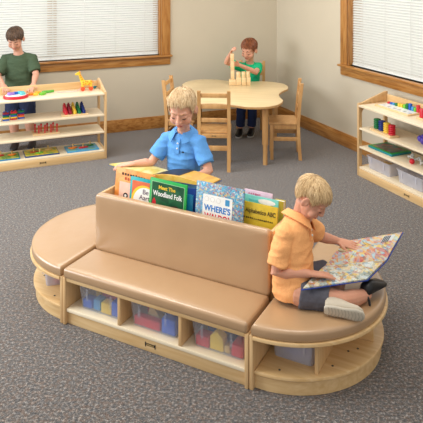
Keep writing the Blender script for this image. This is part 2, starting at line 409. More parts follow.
def semi(cx, cy, r, sgn, flat=0., n=44, rc=.02):
    """half disc, straight side along v at u=cx, bulging to sgn; corners rounded"""
    pts = []
    for k in range(n+1):
        a = -PI/2 + PI*k/n
        pts.append((cx+sgn*(r*math.cos(a)+flat), cy+r*math.sin(a)))
    if sgn < 0: pts = pts[::-1]
    return pts
VC = .485
def end_unit(name, label, sgn):
    u0 = CL+.003 if sgn > 0 else -.003
    t = thing(name, label, 'bench', cw(u0, VC), CR)
    S = lambda a, b: (min(a*sgn, b*sgn), max(a*sgn, b*sgn))
    m = MB(); x = S(0, .019); m.box(x[0], x[1], -.482, .482, 0, .25, .004); mobj('end_panel', m, maple_v, t)
    m = MB(); m.prism(semi(.0195*sgn, 0, .488, sgn), .231, .2495, .004); mobj('top_panel', m, maple, t)
    m = MB(); m.prism(semi(.0195*sgn, 0, .469, sgn), .066, .085, .005); dk = mobj('deck', m, maple, t)
    m = MB(); pts = semi(.0195*sgn, 0, .456, sgn); m.prism(pts, 0, .0655, .001); mobj('plinth', m, maple, t)
    m = MB(); x = S(.0195, .45); m.box(x[0], x[1], -.008, .008, .0855, .2305, .002); mobj('divider', m, maple, t)
    for q in ((-1, 1) if sgn > 0 else (1,)):
        m = MB(); dx_ = .27 if sgn > 0 else .40; x = S(dx_, dx_+.018); y = sorted((q*.0085, q*(.365 if sgn > 0 else .22))); m.box(x[0], x[1], y[0], y[1], .0855, .2305, .003); mobj('divider', m, maple_v, t)
    m = MB(); m.cushion(semi(.004*sgn, 0, .486, sgn, .008), .25, .302, .018, .006); mobj('seat_cushion', m, vinyl, t)
    for (x, y) in ((.36, -.13), (.395, -.09), (.325, -.27), (.12, -.41)):
        m = MB(); m.cyl(x*sgn, y, .0852, .0864, .0055, n=12); mobj('screw_hole', m, hole_dark, dk)  # flat dark discs: colour stands in for the shade inside screw holes
    return t
endL = end_unit('rounded_bench', 'half-round bench end with an empty tan cushion, at the left end of the couch', -1)
endR = end_unit('rounded_bench', 'half-round tan bench end that the boy in orange sits on', 1)

# tubs and blocks
def tub(label, wd, dp, h, mat, loc, rotz, group, taper=.012):
    t = thing('storage_tub', label, 'tub', loc, rotz, group)
    m = MB(); a, b_ = wd/2, dp/2
    def rr(k, z, i=0): return [(p[0], p[1], z) for p in rrect(-a+k+i, a-k-i, -b_+k+i, b_-k-i, .018-i*.5, 4)]
    m.rings([rr(taper, 0), rr(taper*.5, h*.5), rr(0, h), rr(-.006, h), rr(-.006, h+.006), rr(0, h+.006, .0015), rr(taper*.5, h*.5, .002), rr(taper, .003, .003)])
    mobj('tub_body', m, mat, t)
    for k in (-1, 1):
        m = MB(); m.box(k*a*.55-.006, k*a*.55+.006, -b_-.0075, -b_-.0035, h*.45, h-.004, .0015); mobj('latch_rib', m, mat, t)
    return t
TG = 'clear tubs under the couch seat'
tub_us = (.195, .543, .905)
tub(   'clear tub of blue and yellow blocks in the left cubby of the couch', .285, .21, .125, tub_clear, cw(tub_us[0]+.02, .145, .0852), CR, TG)
tub(   'clear tub with a tan wedge over a long red block, couch\'s middle cubby', .285, .21, .125, tub_clear, cw(tub_us[1]+.005, .145, .0852), CR, TG)
tub(   'clear tub with a yellow house-shaped block, right cubby of the couch', .285, .21, .125, tub_clear, cw(tub_us[2]+.005, .145, .0852), CR, TG)
def blk(label, mat, u, v, z, a, b_, h, rz=0, kind='box', grp='chunky blocks in the clear tubs', tilt=0):
    m = MB()
    if kind == 'box': m.box(-a/2, a/2, -b_/2, b_/2, 0, h, .006)
    elif kind == 'house': m.prism([(-a/2, 0), (a/2, 0), (a/2, h*.7), (0.1*a, h), (-.1*a, h), (-a/2, h*.7)], -b_/2, b_/2, .004, M=RX(90))
    elif kind == 'wedge': m.prism([(-a/2, 0), (a/2, 0), (-a*.25, h)], -b_/2, b_/2, .004, M=RX(90))
    elif kind == 'arch': m.prism([(-a/2, 0), (-a*.22, 0)]+[(-.22*a*math.cos(R(k*22.5)), .22*a*math.sin(R(k*22.5))*1.4) for k in range(1, 8)]+[(a*.22, 0), (a/2, 0), (a/2, h), (-a/2, h)], -b_/2, b_/2, 0, M=RX(90))
    o = mobj('toy_block', m, mat); o.location = cw(u, v, z); o.rotation_euler = (0, R(tilt), CR+R(rz))
    return tag(o, label, 'toy block', grp)
zb = .089
u = tub_us[0]+.02
blk('small blue block at the left front of the left couch tub', blue, u-.095, 0.085, zb, .06, .055, .045)
blk('light blue block beside the yellow one in the left couch tub', sky, u-.035, 0.090, zb, .045, .055, .055)
blk('yellow block at the front of the left couch tub', yellow, u+.03, 0.082, zb, .066, .05, .055)
blk('large blue block at the right end of the left couch tub', blue, u+.093, 0.095, zb, .062, .07, .072)
blk('pink block heaped at the back of the left couch tub', pink, u-.01, 0.170, zb, .10, .06, .085)
blk('yellow block behind the blue ones in the left couch tub', yellow, u-.085, 0.170, zb, .035, .06, .07)
blk('yellow block on the back right of the left couch tub', yellow, u+.075, 0.175, zb, .04, .05, .09)
u = tub_us[1]+.005
blk('long red block across the front of the middle couch tub', red, u-.046, 0.077, zb, .155, .04, .045)
blk('tan wedge block in the middle couch tub', tanblock, u-.025, 0.130, zb, .12, .05, .10, kind='wedge')
blk('big blue block on the right of the middle couch tub', blue, u+.081, 0.100, zb, .08, .085, .075)
blk('red block at the back left of the middle couch tub', red, u-.09, 0.195, zb, .06, .05, .09)
blk('teal block at the back of the middle couch tub', teal, u+.01, 0.195, zb, .10, .05, .085)
u = tub_us[2]+.005
blk('red block at the left front of the right couch tub', red, u-.088, 0.085, zb, .072, .06, .05)
blk('yellow house-shaped block in the right couch tub', yellow, u-.013, 0.085, zb, .07, .05, .085, kind='house')
blk('small tan block right of the yellow house-shaped block, right couch tub', tanblock, u+.042, 0.080, zb, .03, .035, .035)
blk('long red block slanting on the right of the right couch tub', red, u+.096, 0.100, zb, .06, .085, .055, rz=0)
blk('blue block at the back left of the right couch tub', blue, u-.07, 0.185, zb, .085, .06, .085)
blk('deep blue block at the back right of the right couch tub', navy_p, u+.05, 0.185, zb, .11, .06, .08)
tub('milky tub holding a blue bundle inside the right half-round bench', .215, .15, .12, tub_milky, cw(1.245, .225, .0857), CR, 'milky tubs in the half-round benches')
m = MB(); m.box(-.07, .08, -.05, .05, 0, .07, .025, seg=4); o = mobj('cloth_bundle', m, fabric('blue_cloth', s2l(70, 110, 200), fold=1)); o.location = cw(1.25, .228, .0895); o.rotation_euler = (0, 0, CR)
tag(o, 'bright blue cloth bundle inside the milky tub of the right bench end', 'bundle')
tub('milky tub with a pink block inside the left half-round bench', .25, .15, .12, tub_milky, cw(-.262, .253, .0857), CR-R(48), 'milky tubs in the half-round benches')
blk('pink block inside the milky tub of the left bench end', pink, -.205, .19, .0895, .035, .035, .06, -48, grp='blocks in the milky tubs')
blk('lilac block inside the milky tub of the left bench end', lilac, -.275, .265, .0895, .08, .06, .05, -48, grp='blocks in the milky tubs')

# ------------------------------------------------------------------ books in the bin
def book(label, cover, u, v, z0, w_, h, th, tilt=-8, roll=0, yaw=0, parts=None):
    t = thing('picture_book', label, 'book', cw(u, v, z0), 0, 'picture books in the couch bin', rot=(R(tilt), R(roll), CR+R(yaw)))
    m = MB(); m.box(-w_/2, w_/2, -th/2, -th/2+.0025, 0, h, .0008); m.box(-w_/2, w_/2, th/2-.0025, th/2, 0, h, .0008); m.box(-w_/2, -w_/2+.0025, -th/2, th/2, 0, h, .0008); mobj('cover', m, cover, t)
    m = MB(); m.box(-w_/2+.003, w_/2-.004, -th/2+.0026, th/2-.0026, .004, h-.004, 0); mobj('pages', m, paper, t)
    FM = T(0, -th/2-.0002, 0) @ RX(90)      # text plane: x right, y up, z toward the reader
    if parts: parts(t, FM, w_, h)
    return t
def panel(t, FM, x0, x1, y0, y1, mat, name='cover_panel', d=.0006, r=.004):
    m = MB(); m.prism(rrect(x0, x1, y0, y1, r, 3), 0, d, 0, M=FM); return mobj(name, m, mat, t)
def disc(t, FM, x, y, rx, ry, mat, name, d=.001):
    m = MB(); m.prism([(x+rx*math.cos(k*PI/12), y+ry*math.sin(k*PI/12)) for k in range(24)], 0, d, 0, M=FM); return mobj(name, m, mat, t)
def dashes(t, FM, x0, x1, y, hh, mat, name, n, d=.0012):
    m = MB(); x = x0; st = (x1-x0)/n
    for k in range(n):
        m.box(x, x+st*random.uniform(.45, .8), y-hh/2*random.uniform(.6, 1), y+hh/2*random.uniform(.6, 1.2), 0, d, 0, M=FM); x += st
    return mobj(name, m, mat, t)
orange_cover = crowd_mat('orange_cover', [s2l(232, 150, 70), s2l(226, 138, 58), s2l(238, 164, 92), s2l(220, 140, 70)], 25)
def p_orange(t, FM, w_, h):
    dashes(t, FM, -w_*.33, w_*.3, h-.03, .014, brown_p, 'title', 9)
    dashes(t, FM, -w_*.25, w_*.25, h-.055, .016, pl('rust', (190, 80, 50)), 'title', 7)
    panel(t, FM, -w_*.38, w_*.38, .05, h-.075, pl('pale_pink', (244, 200, 180)), 'cover_picture')
    disc(t, FM, -w_*.2, h-.15, .016, .016, black_p, 'picture_spot', .0014); disc(t, FM, -w_*.2, h-.15, .008, .008, white_p, 'picture_spot', .002)
    disc(t, FM, -w_*.02, h-.125, .014, .03, pl('coral', (235, 120, 90)), 'picture_spot', .0012)
book('orange picture book at the far left of the book bin', orange_cover, .168, .400, .4215, .27, .30, .012, -5, 2, 0, p_orange)
def p_teal(t, FM, w_, h):
    panel(t, FM, -w_/2+.014, w_/2-.012, .012, h-.018, pl('brick', (222, 112, 74)), 'cover_panel', .0005)
    disc(t, FM, .01, h-.125, .088, .088, yellow, 'cover_ring', .0009); disc(t, FM, .018, h-.13, .082, .082, white_p, 'cover_circle', .0013)
    ink = pl('plum_ink', (70, 40, 80))
    text('Be', .038, FM @ T(.02, h-.072, .0014), ink, t, 'title', .026); text('Aarth', .088, FM @ T(.022, h-.104, .0014), ink, t, 'title', .026)
    dashes(t, FM, -.04, .06, h-.128, .006, ink, 'small_print', 9, .0018)
book('teal-bordered picture book with a white circle, left of the green book', pl('teal_cover', (20, 160, 165)), .245, .384, .4215, .18, .272, .010, -5, 1, 0, p_teal)
def p_green(t, FM, w_, h):
    panel(t, FM, -w_/2+.012, w_/2-.012, .012, h-.014, pl('pale_line', (150, 200, 150)), 'cover_panel', .0004)
    panel(t, FM, -w_/2+.015, w_/2-.015, .015, h-.017, crowd_mat('forest_green', [s2l(20, 84, 52), s2l(30, 100, 60), s2l(14, 66, 44), s2l(40, 110, 70)], 18), 'cover_picture', .0007)
    text('Meet The', .108, FM @ T(-.005, h-.042, .0008), yellow, t, 'title', .021, bold=.02)
    text('Woodland Folk', .19, FM @ T(.0, h-.077, .0008), white_p, t, 'title', .028, bold=.02)
    m = MB(); m.prism([(-.1, h-.145), (-.07, h-.145), (-.075, h-.12), (-.085, h-.102), (-.095, h-.12)], 0, .0012, 0, M=FM); mobj('picture_gnome', m, red, t)
    disc(t, FM, .055, h-.14, .026, .016, brown_p, 'picture_spot', .0012)
book('green picture book titled Meet The Woodland Folk', pl('bright_green', (40, 170, 80)), .425, .357, .4215, .238, .298, .012, -4, 2, 0, p_green)
book('dark blue book standing behind the right edge of the green one', pl('navy_cover', (30, 66, 150)), .515, .41, .4215, .15, .255, .012, -6, -3, 0)
book('plain teal-blue book behind the green one, nearest the wide busy book', pl('cyan_cover', (20, 130, 180)), .545, .387, .4215, .06, .235, .012, -4, 0, 0)
busy = crowd_mat('busy_blue_cover', [s2l(50, 150, 195), s2l(80, 180, 210), s2l(220, 225, 220), s2l(60, 160, 200), s2l(190, 80, 80), s2l(50, 145, 190), s2l(220, 190, 90), s2l(40, 120, 170), s2l(70, 175, 205)], 120)
def p_where(t, FM, w_, h):
    panel(t, FM, -.098, .078, .06, h-.06, white_p, 'title_panel')
    text("WHERE'S", .158, FM @ T(-.01, h-.128, .0008), pl('title_blue', (20, 120, 200)), t, 'title', .034, bold=.025)
    text("WALDO?", .15, FM @ T(-.01, h-.172, .0008), pl('title_red', (215, 50, 70)), t, 'title', .034, bold=.025)
    for k, q in enumerate((-.075, -.04, -.004)):
        disc(t, FM, q, h-.083, .013, .013, grey_p, 'picture_spot', .001); disc(t, FM, q, h-.083, .0115, .0115, white_p, 'picture_spot', .0013)
    panel(t, FM, .036, .062, h-.1, h-.068, sky, 'picture_square', .001)
book('wide busy blue picture book with a white title panel', busy, .742, .368, .4215, .285, .324, .012, -5, 1.2, 0, p_where)
def p_yellow(t, FM, w_, h):
    ink = pl('ink', (50, 40, 30))
    text('an Alphabetico ABC', .198, FM @ T(.004, h-.042, .0008), ink, t, 'title', .03, bold=.01)
    dashes(t, FM, -.085, .095, h-.078, .008, ink, 'small_print', 16)
mustard = plain('mustard_cover', s2l(206, 180, 50), .45, .5, .1, 40)
book('mustard yellow alphabet book at the right end of the bin', mustard, .95, .402, .4215, .226, .252, .012, -5, 1, 0, p_yellow)
def p_mint(t, FM, w_, h):
    disc(t, FM, .04, h-.02, .05, .014, white_p, 'picture_spot', .001); dashes(t, FM, -.06, .0, h-.022, .01, turq, 'title', 5)
book('mint green book just behind the mustard yellow one', pl('mint_cover', (120, 205, 195)), .95, .426, .4215, .21, .279, .010, -5, 1, 0, p_mint)
def p_pink(t, FM, w_, h): dashes(t, FM, -.055, .02, h-.017, .009, pl('rose', (215, 110, 140)), 'title', 6)
book('pale pink book rearmost behind the mustard yellow one', pl('rose_cover', (226, 196, 214)), .93, .45, .4215, .16, .297, .010, -5, 1, 0, p_pink)
book('olive book leaning in the bin\'s right rear corner', plain('olive_cover', s2l(196, 178, 60), .5, .5, .1, 60), 1.038, .50, .4215, .055, .252, .03, -5, 0, 0)

# ------------------------------------------------------------------ open books
def open_book(name, label, base, halves, cover_mat, group=None):
    """halves: (spine_a, spine_b, outer_a, outer_b, page material, bulge)"""
    t = thing(name, label, 'book', base, 0, group)
    bs = Vec(base)
    for hv in halves:
        sa, sb, oa, ob, pm, bl = [x if not isinstance(x, tuple) else Vec(x)-bs for x in hv]
        nrm = (oa-sa).cross(sb-sa); nrm.normalize()
        if nrm.z < 0: nrm = -nrm
        for nmx, mt, off, th, ov in (('page_block', pm, .0035, .006, 0), ('cover', cover_mat, 0, .003, .006)):
            bm = bmesh.new(); nu, nv = 14, 8; gt = []; gb = []
            for i in range(nu+1):
                x = i/nu; rt = []; rb = []
                for j in range(nv+1):
                    y = j/nv
                    yy = y if not ov else -ov/.3+y*(1+2*ov/.3)
                    xx = x if not ov else x*(1+ov/.25)
                    p = (sa*(1-yy)+sb*yy)*(1-xx)+(oa*(1-yy)+ob*yy)*xx
                    h = bl*math.sin(min(1, x)*PI)**.8*(1-x*.45) if nmx == 'page_block' else 0
                    rt.append(bm.verts.new(p+nrm*(off+th+h))); rb.append(bm.verts.new(p+nrm*off))
                gt.append(rt); gb.append(rb)
            for i in range(nu):
                for j in range(nv):
                    bm.faces.new((gt[i][j], gt[i+1][j], gt[i+1][j+1], gt[i][j+1])); bm.faces.new((gb[i][j], gb[i][j+1], gb[i+1][j+1], gb[i+1][j]))
                for g0, g1 in ((gt[i], gt[i+1]),):
                    pass
                bm.faces.new((gt[i][0], gb[i][0], gb[i+1][0], gt[i+1][0])); bm.faces.new((gt[i][nv], gt[i+1][nv], gb[i+1][nv], gb[i][nv]))
            for j in range(nv):
                bm.faces.new((gt[0][j], gt[0][j+1], gb[0][j+1], gb[0][j])); bm.faces.new((gt[nu][j], gb[nu][j], gb[nu][j+1], gt[nu][j+1]))
            bmesh.ops.recalc_face_normals(bm, faces=list(bm.faces))
            mobj(nmx, bm, mt, t, 50)
    return t
pg_near = crowd_mat('crowd_page_pale', [s2l(205, 210, 205), s2l(150, 180, 195), s2l(225, 222, 195), s2l(120, 130, 125), s2l(225, 200, 110), s2l(180, 110, 80), s2l(215, 220, 222), s2l(110, 160, 190)], 52)
pg_far = crowd_mat('crowd_page_warm', [s2l(205, 120, 70), s2l(225, 180, 70), s2l(130, 180, 205), s2l(215, 190, 165), s2l(190, 80, 80), s2l(170, 205, 215), s2l(230, 205, 110), s2l(110, 80, 70)], 52)
lapbook = open_book('open_picture_book', 'large open picture book with crowded coloured pages on the lap of the boy in orange', (.72, 3.1, .42), [
    ((.559, 3.06, .432), (.884, 3.141, .422), (.423, 2.868, .424), (.744, 2.966, .416), pg_near, .008),
    ((.559, 3.06, .432), (.884, 3.141, .422), (.703, 3.264, .462), (1.036, 3.372, .462), pg_far, .008)], pl('book_blue', (40, 70, 170)))
# printed text block on the far page
def quadpt(a, b, c, d, x, y): return (Vec(a)*(1-y)+Vec(b)*y)*(1-x)+(Vec(c)*(1-y)+Vec(d)*y)*x
m = MB(); q = ((.559, 3.06, .432), (.884, 3.141, .422), (.703, 3.264, .462), (1.036, 3.372, .462))
pts = []
o3 = quadpt(*q, .62, .70); ex = (quadpt(*q, .62, .9)-o3); ey = (quadpt(*q, .92, .70)-o3); nz_ = ex.cross(ey).normalized()
if nz_.z < 0: nz_ = -nz_
FMb = Mat(((ex.normalized().x, ey.normalized().x, nz_.x, 0), (ex.normalized().y, ey.normalized().y, nz_.y, 0), (ex.normalized().z, ey.normalized().z, nz_.z, 0), (0, 0, 0, 1)))
FMb = T(*(o3+nz_*.0135-Vec((.72, 3.1, .42)))) @ FMb
m.box(0, ex.length, 0, ey.length, 0, .0008, 0, M=FMb); mobj('text_panel', m, pl('pale_panel', (205, 210, 212)), lapbook)
m = MB()
for k in range(4): m.box(ex.length*(.06+k*.16), ex.length*(.17+k*.16), ey.length*.1, ey.length*.92, .0006, .0014, 0, M=FMb)
mobj('text_lines', m, pl('print_grey', (70, 74, 82)), lapbook)

pg_y = crowd_mat('yellow_page', [s2l(214, 196, 96), s2l(226, 214, 150), s2l(200, 180, 80), s2l(232, 226, 190)], 20)
pg_d = crowd_mat('dark_page', [s2l(34, 30, 30), s2l(60, 44, 34), s2l(28, 26, 30), s2l(96, 80, 50)], 22)
def cwt(u, v, z): return tuple(cw(u, v, z))
pg_o = crowd_mat('amber_page', [s2l(220, 170, 60), s2l(210, 150, 50), s2l(226, 186, 90), s2l(190, 130, 60)], 14)
heldbook = open_book('open_storybook', 'large open storybook resting across the book bin in front of the boy in blue', tuple(cw(.28, .5, .70)), [
    (cwt(.245, .458, .682), cwt(.285, .62, .672), cwt(-.115, .56, .668), cwt(-.04, .68, .660), pg_y, .006),
    (cwt(.245, .458, .682), cwt(.285, .62, .672), cwt(.64, .445, .697), cwt(.65, .59, .69), pg_o, .030)], pl('slate_cover', (70, 90, 130)))
def page_patch(q, base, bl, x0, x1, y0, y1, mat, parent, name):
    """printed picture lying on a page of an open book, following its curve"""
    bs = Vec(base); sa, sb, oa, ob = [Vec(p)-bs for p in q]; nrm = (oa-sa).cross(sb-sa).normalized()
    if nrm.z < 0: nrm = -nrm
    bm = bmesh.new(); rows = []; nu, nv = 12, 6
    for i in range(nu+1):
        x = x0+(x1-x0)*i/nu; r0 = []; r1 = []
        for j in range(nv+1):
            y = y0+(y1-y0)*j/nv; p = (sa*(1-y)+sb*y)*(1-x)+(oa*(1-y)+ob*y)*x
            h = .0095+bl*math.sin(min(1, x)*PI)**.8*(1-x*.45); r0.append(bm.verts.new(p+nrm*(h+.0014))); r1.append(bm.verts.new(p+nrm*(h+.0004)))
        rows.append((r0, r1))
    for (a0, a1), (b0, b1) in zip(rows, rows[1:]):
        for j in range(nv):
            bm.faces.new((a0[j], b0[j], b0[j+1], a0[j+1])); bm.faces.new((a1[j], a1[j+1], b1[j+1], b1[j]))
        bm.faces.new((a0[0], a1[0], b1[0], b0[0])); bm.faces.new((a0[nv], b0[nv], b1[nv], a1[nv]))
    for r0, r1 in (rows[0], rows[-1]):
        for j in range(nv): bm.faces.new((r0[j], r0[j+1], r1[j+1], r1[j]))
    bmesh.ops.recalc_face_normals(bm, faces=list(bm.faces)); return mobj(name, bm, mat, parent, 50)
page_patch((cwt(.245, .458, .682), cwt(.285, .62, .672), cwt(.64, .445, .697), cwt(.65, .59, .69)), tuple(cw(.28, .5, .70)), .030, .02, .5, .12, 1, pg_d, heldbook, 'page_picture')

# ------------------------------------------------------------------ shelves
def shelf_unit(name, label, loc, rotz):
    t = thing(name, label, 'shelf', loc, rotz)
    Ls, D = 1.22, .335
    for x in (0, Ls-.022):
        m = MB(); m.box(x, x+.022, 0, .04, 0, .655, .004); m.box(x, x+.022, D-.04, D, 0, .655, .004)
        m.box(x, x+.022, .03, D-.03, .0, .085, .003); m.box(x, x+.022, .03, D-.03, .60, .655, .003)
        m.prism([(.005, .645), (D, .645), (D, .735), (D-.03, .735)], x, x+.022, .003, M=Mat(((0, 0, 1, 0), (1, 0, 0, 0), (0, 1, 0, 0), (0, 0, 0, 1))))
        for (cy, cz, sy, sz) in ((.04, .60, 1, -1), (D-.04, .60, -1, -1)):
            m.prism([(cy, cz), (cy+sy*.03, cz), (cy+sy*.009, cz+sz*.009), (cy, cz+sz*.03)], x, x+.022, 0, M=Mat(((0, 0, 1, 0), (1, 0, 0, 0), (0, 1, 0, 0), (0, 0, 0, 1))))
        mobj('end_frame', m, maple_v, t)
    for z, nm_ in ((.64, 'top'), (.435, 'shelf'), (.268, 'shelf'), (.085, 'base_shelf')):
        m = MB(); m.box(.0225, Ls-.0225, -.002 if nm_ == 'top' else .006, D-.016, z-.017, z, .003); mobj(nm_, m, maple_pale, t)
    m = MB(); m.box(.0225, Ls-.0225, D-.0155, D, .60, .712, .004); mobj('back_lip', m, maple, t)
    m = MB(); m.box(.0225, Ls-.0225, .0, .018, 0, .0675, .003); p = mobj('plinth', m, maple, t)
    return t, p
LR = R(22.9); LO = Vec((-1.027, 6.091, 0))
le = Vec((math.cos(LR), math.sin(LR), 0)); lp = Vec((-math.sin(LR), math.cos(LR), 0))
shL_, plL = shelf_unit('display_shelf', 'low maple shelf of toys with a giraffe on top, by the left window', LO-le*1.22, LR)
badge(plL, 1.22-.612, -.0005, .036, .95)
def lw(s, d, z): return tuple(LO+le*s+lp*d+Vec((0, 0, z)))
RR = R(-65.3); RO = Vec((1.32, 5.623, 0))
re_ = Vec((math.cos(RR), math.sin(RR), 0)); rp = Vec((-math.sin(RR), math.cos(RR), 0))
shR_, plR = shelf_unit('display_shelf', 'low maple shelf with clear tubs at the bottom, under the right window', RO, RR)
badge(plR, .64, -.0005, .036, .95)
def rw(s, d, z): return tuple(RO+re_*s+rp*d+Vec((0, 0, z)))

# --- toys on the left shelf
ZT, Z2, Z3, Z4 = .6405, .4355, .2685, .0855
def oval(rx, ry, n=32): return [(rx*math.cos(2*PI*k/n), ry*math.sin(2*PI*k/n)) for k in range(n)]
t = thing('puzzle_tray', 'round red-rimmed white tray of puzzle pieces on top of the left shelf', 'tray', lw(-.845, .14, ZT), LR)
m = MB(); m.prism(oval(.115, .095), 0, .026, .006); mobj('rim', m, red, t)
m = MB(); m.prism(oval(.098, .078), .0262, .029, .001); mobj('inlay', m, white_p, t)
def piece(label, mat, s, d, z, rx, ry, rz=0, h=.022, grp='loose puzzle pieces on the left shelf top'):
    m = MB(); pts = []
    for k in range(28):
        a = 2*PI*k/28; rr_ = 1+.14*math.cos(3*a); pts.append((rx*rr_*math.cos(a), ry*rr_*math.sin(a)))
    m.prism(pts, 0, h, .004); o = mobj('puzzle_piece', m, mat); o.location = lw(s, d, z); o.rotation_euler = (0, 0, LR+R(rz)); return tag(o, label, 'puzzle piece', grp)
zt = ZT+.0292
piece('lilac puzzle piece at the left of the red-rimmed tray', lilac, -.892, .15, zt, .034, .03)
piece('blue puzzle piece in the middle of the red-rimmed tray', blue, -.845, .165, zt, .022, .02)
piece('rear turquoise puzzle piece on the red-rimmed tray', turq, -.80, .178, zt, .034, .022)
piece('front turquoise puzzle piece on the red-rimmed tray', pl('turquoise_pale', (110, 205, 212)), -.787, .118, zt, .026, .02)
piece('orange puzzle piece on the shelf right of the red-rimmed tray', orange_p, -.70, .20, ZT, .026, .02)
piece('yellow puzzle piece just right of the orange one', yellow, -.66, .172, ZT, .024, .018)
piece('amber puzzle piece under the hand of the boy in dark green', pl('amber', (240, 170, 50)), -.63, .25, ZT, .03, .018)
piece('shorter green puzzle piece right of the yellow pieces', lime, -.592, .178, ZT, .036, .024, 30)
piece('longer green puzzle piece behind the shorter one', pl('grass', (90, 175, 60)), -.535, .255, ZT, .06, .02, 10)

gir = thing('toy_giraffe', 'yellow spotted toy giraffe on orange wheels atop the left shelf', 'toy', lw(-.155, .215, ZT), LR+R(-8))
m = MB()
m.box(-.055, .055, -.018, .018, .05, .102, .014, seg=4)
m.rings([[(x+dx, dy, z) for dx, dy in ((-w_, -.014), (w_, -.014), (w_, .014), (-w_, .014))] for x, z, w_ in ((-.035, .085, .026), (-.052, .12, .019), (-.068, .155, .014), (-.074, .172, .013))])
m.rings([[(x, y_*q, z) for y_, z in ((-.013, z0), (.013, z0), (.013, z1), (-.013, z1))] for x, z0, z1, q in ((-.062, .160, .188, 1), (-.08, .160, .190, 1), (-.105, .158, .176, .8), (-.115, .160, .170, .6))])
for x in (-.04, .04): m.box(x-.012, x+.012, -.016, .016, .018, .06, .004)
mobj('body', m, yellow, gir)
m = MB()
for x, z in ((-.035, .088), (-.012, .07), (.008, .09), (.03, .072), (.042, .094), (-.01, .094), (-.046, .115), (-.056, .137), (-.03, .066), (-.064, .157), (.018, .062)):
    for sy in (-1, 1): m.cyl(0, 0, 0, .0015, .0075, n=10, M=T(x, sy*(.0185 if z < .106 else .0145)-(.0 if sy > 0 else 0), z) @ RX(90 if sy < 0 else -90))
mobj('spots', m, orange_p, gir)
for x in (-.04, .04):
    for sy in (-1, 1):
        m = MB(); m.cyl(0, 0, -.006, .006, .021, n=20, bev=.003, M=T(x, sy*.024, .021) @ RX(90)); wh = mobj('wheel', m, pl('wheel_orange', (235, 84, 40)), gir)
m = MB()
for y_ in (-.006, .006): m.tube([(-.072, y_, .186), (-.07, y_, .202)], .003, 8)
mobj('horn', m, orange_p, gir)
m = MB()
for sy in (-1, 1): m.tube([(-.07, sy*.012, .182), (-.064, sy*.024, .186)], [.006, .003], 8)
mobj('ear', m, orange_p, gir)
m = MB(); m.tube([(.05, 0, .095), (.068, 0, .075)], [.004, .003], 8); mobj('tail', m, orange_p, gir)
m = MB(); m.tube([(-.058, 0, .03), (-.09, -.02, .004), (-.14, -.05, .0035), (-.19, -.03, .0035), (-.24, -.045, .0035), (-.29, -.03, .0035)], .0025, 6); mobj('pull_string', m, pl('string', (230, 190, 200)), gir)
m = MB(); m.ell((0, 0, .014), (.016, .012, .014)); m.ell((.014, 0, .02), (.008, .008, .008)); o = mobj('toy_bird', m, pl('sea', (0, 110, 120))); o.location = lw(-.062, .27, ZT); tag(o, 'tiny teal toy beside the giraffe\'s back wheels', 'toy')

def ring_stack(label, s, d, cols):
    t = thing('ring_stacker', label, 'stacking toy', lw(s, d, Z2), LR, 'small ring stackers on the left shelf')
    z = 0
    for k, cmat in enumerate(cols):
        m = MB(); m.prism(rrect(-.03, .03, -.025, .025, .008, 3), z, z+.0145, .003); mobj('layer', m, cmat, t); z += .015
    for x in (-.016, .016):
        m = MB(); m.cyl(x, 0, z, z+.012, .006, n=10); mobj('peg', m, cols[0], t)
ring_stack('leftmost small stack of coloured slabs on the left shelf', -.935, .14, [blue, yellow, green_p, navy_p, crimson])
ring_stack('middle of the three small stacks of coloured slabs', -.864, .15, [red, yellow, blue, green_p, red])
ring_stack('rightmost of the three small stacks of coloured slabs', -.795, .165, [blue, orange_p, red, navy_p, green_p])
m = MB(); m.box(-.03, .03, -.02, .02, 0, .03, .005); o = mobj('toy_block', m, white_p); o.location = lw(-1.01, .13, Z2); o.rotation_euler = (0, 0, LR); tag(o, 'white block cut by the photo\'s left edge on the left shelf', 'toy block')
t = thing('peg_sorter', 'rainbow bank of fat pegs on a wooden base, left shelf', 'peg toy', lw(-.30, .14, Z2), LR)
m = MB(); m.prism([(-.13, -.085), (.135, -.085), (.115, .085), (-.11, .085)], 0, .014, .003); mobj('base', m, natural, t)
for j, (cm_, x) in enumerate(((red, -.085), (crimson, -.045), (yellow, -.003), (green_p, .04), (navy_p, .085))):
    for k in range(4):
        h = .03+.014*k; y_ = -.06+k*.04
        m = MB(); m.cyl(x+.005, y_, .0142, .0142+h, .0165, n=16, bev=.002); m.cyl(x+.005, y_, .0142+h, .0142+h+.014, .008, .010, n=12); mobj('peg', m, cm_, t)
t = thing('peg_board', 'wooden board of thin red pegs on the left shelf', 'peg toy', lw(-.562, .165, Z3), LR)
m = MB(); m.box(-.125, .125, -.07, .07, 0, .014, .003); mobj('base', m, natural, t)
for k in range(8):
    x = -.1+k*.0285; y_ = -.04 if k % 2 else .02
    m = MB(); m.cyl(x, y_, .0142, .075, .0065, n=10); m.cyl(x, y_, .072, .092, .0095, .0095, n=12, bev=.003); mobj('peg', m, red, t)
def puzzle(label, s, d, w_, dp, base_m, top_m, pcs):
    t = thing('knob_puzzle', label, 'puzzle', lw(s, d, Z4), LR, 'knob puzzles on the base of the left shelf')
    m = MB(); m.box(-w_/2, w_/2, -dp/2, dp/2, 0, .012, .002); mobj('board', m, base_m, t)
    m = MB(); m.box(-w_/2+.006, w_/2-.006, -dp/2+.006, dp/2-.006, .0121, .0145, .001); mobj('picture', m, top_m, t)
    for x, y_, rx, ry, cm_ in pcs:
        m = MB(); m.prism([(x+rx*(1+.2*math.cos(3*k*PI/10+x*90))*math.cos(k*PI/10), y_+ry*(1+.2*math.sin(2*k*PI/10))*math.sin(k*PI/10)) for k in range(20)], .0146, .024, .002); p = mobj('puzzle_piece', m, cm_, t)
        m = MB(); m.cyl(x, y_, .024, .046, .005, n=10); m.ell((x, y_, .05), (.0085, .0085, .008)); mobj('knob', m, tanblock, p)
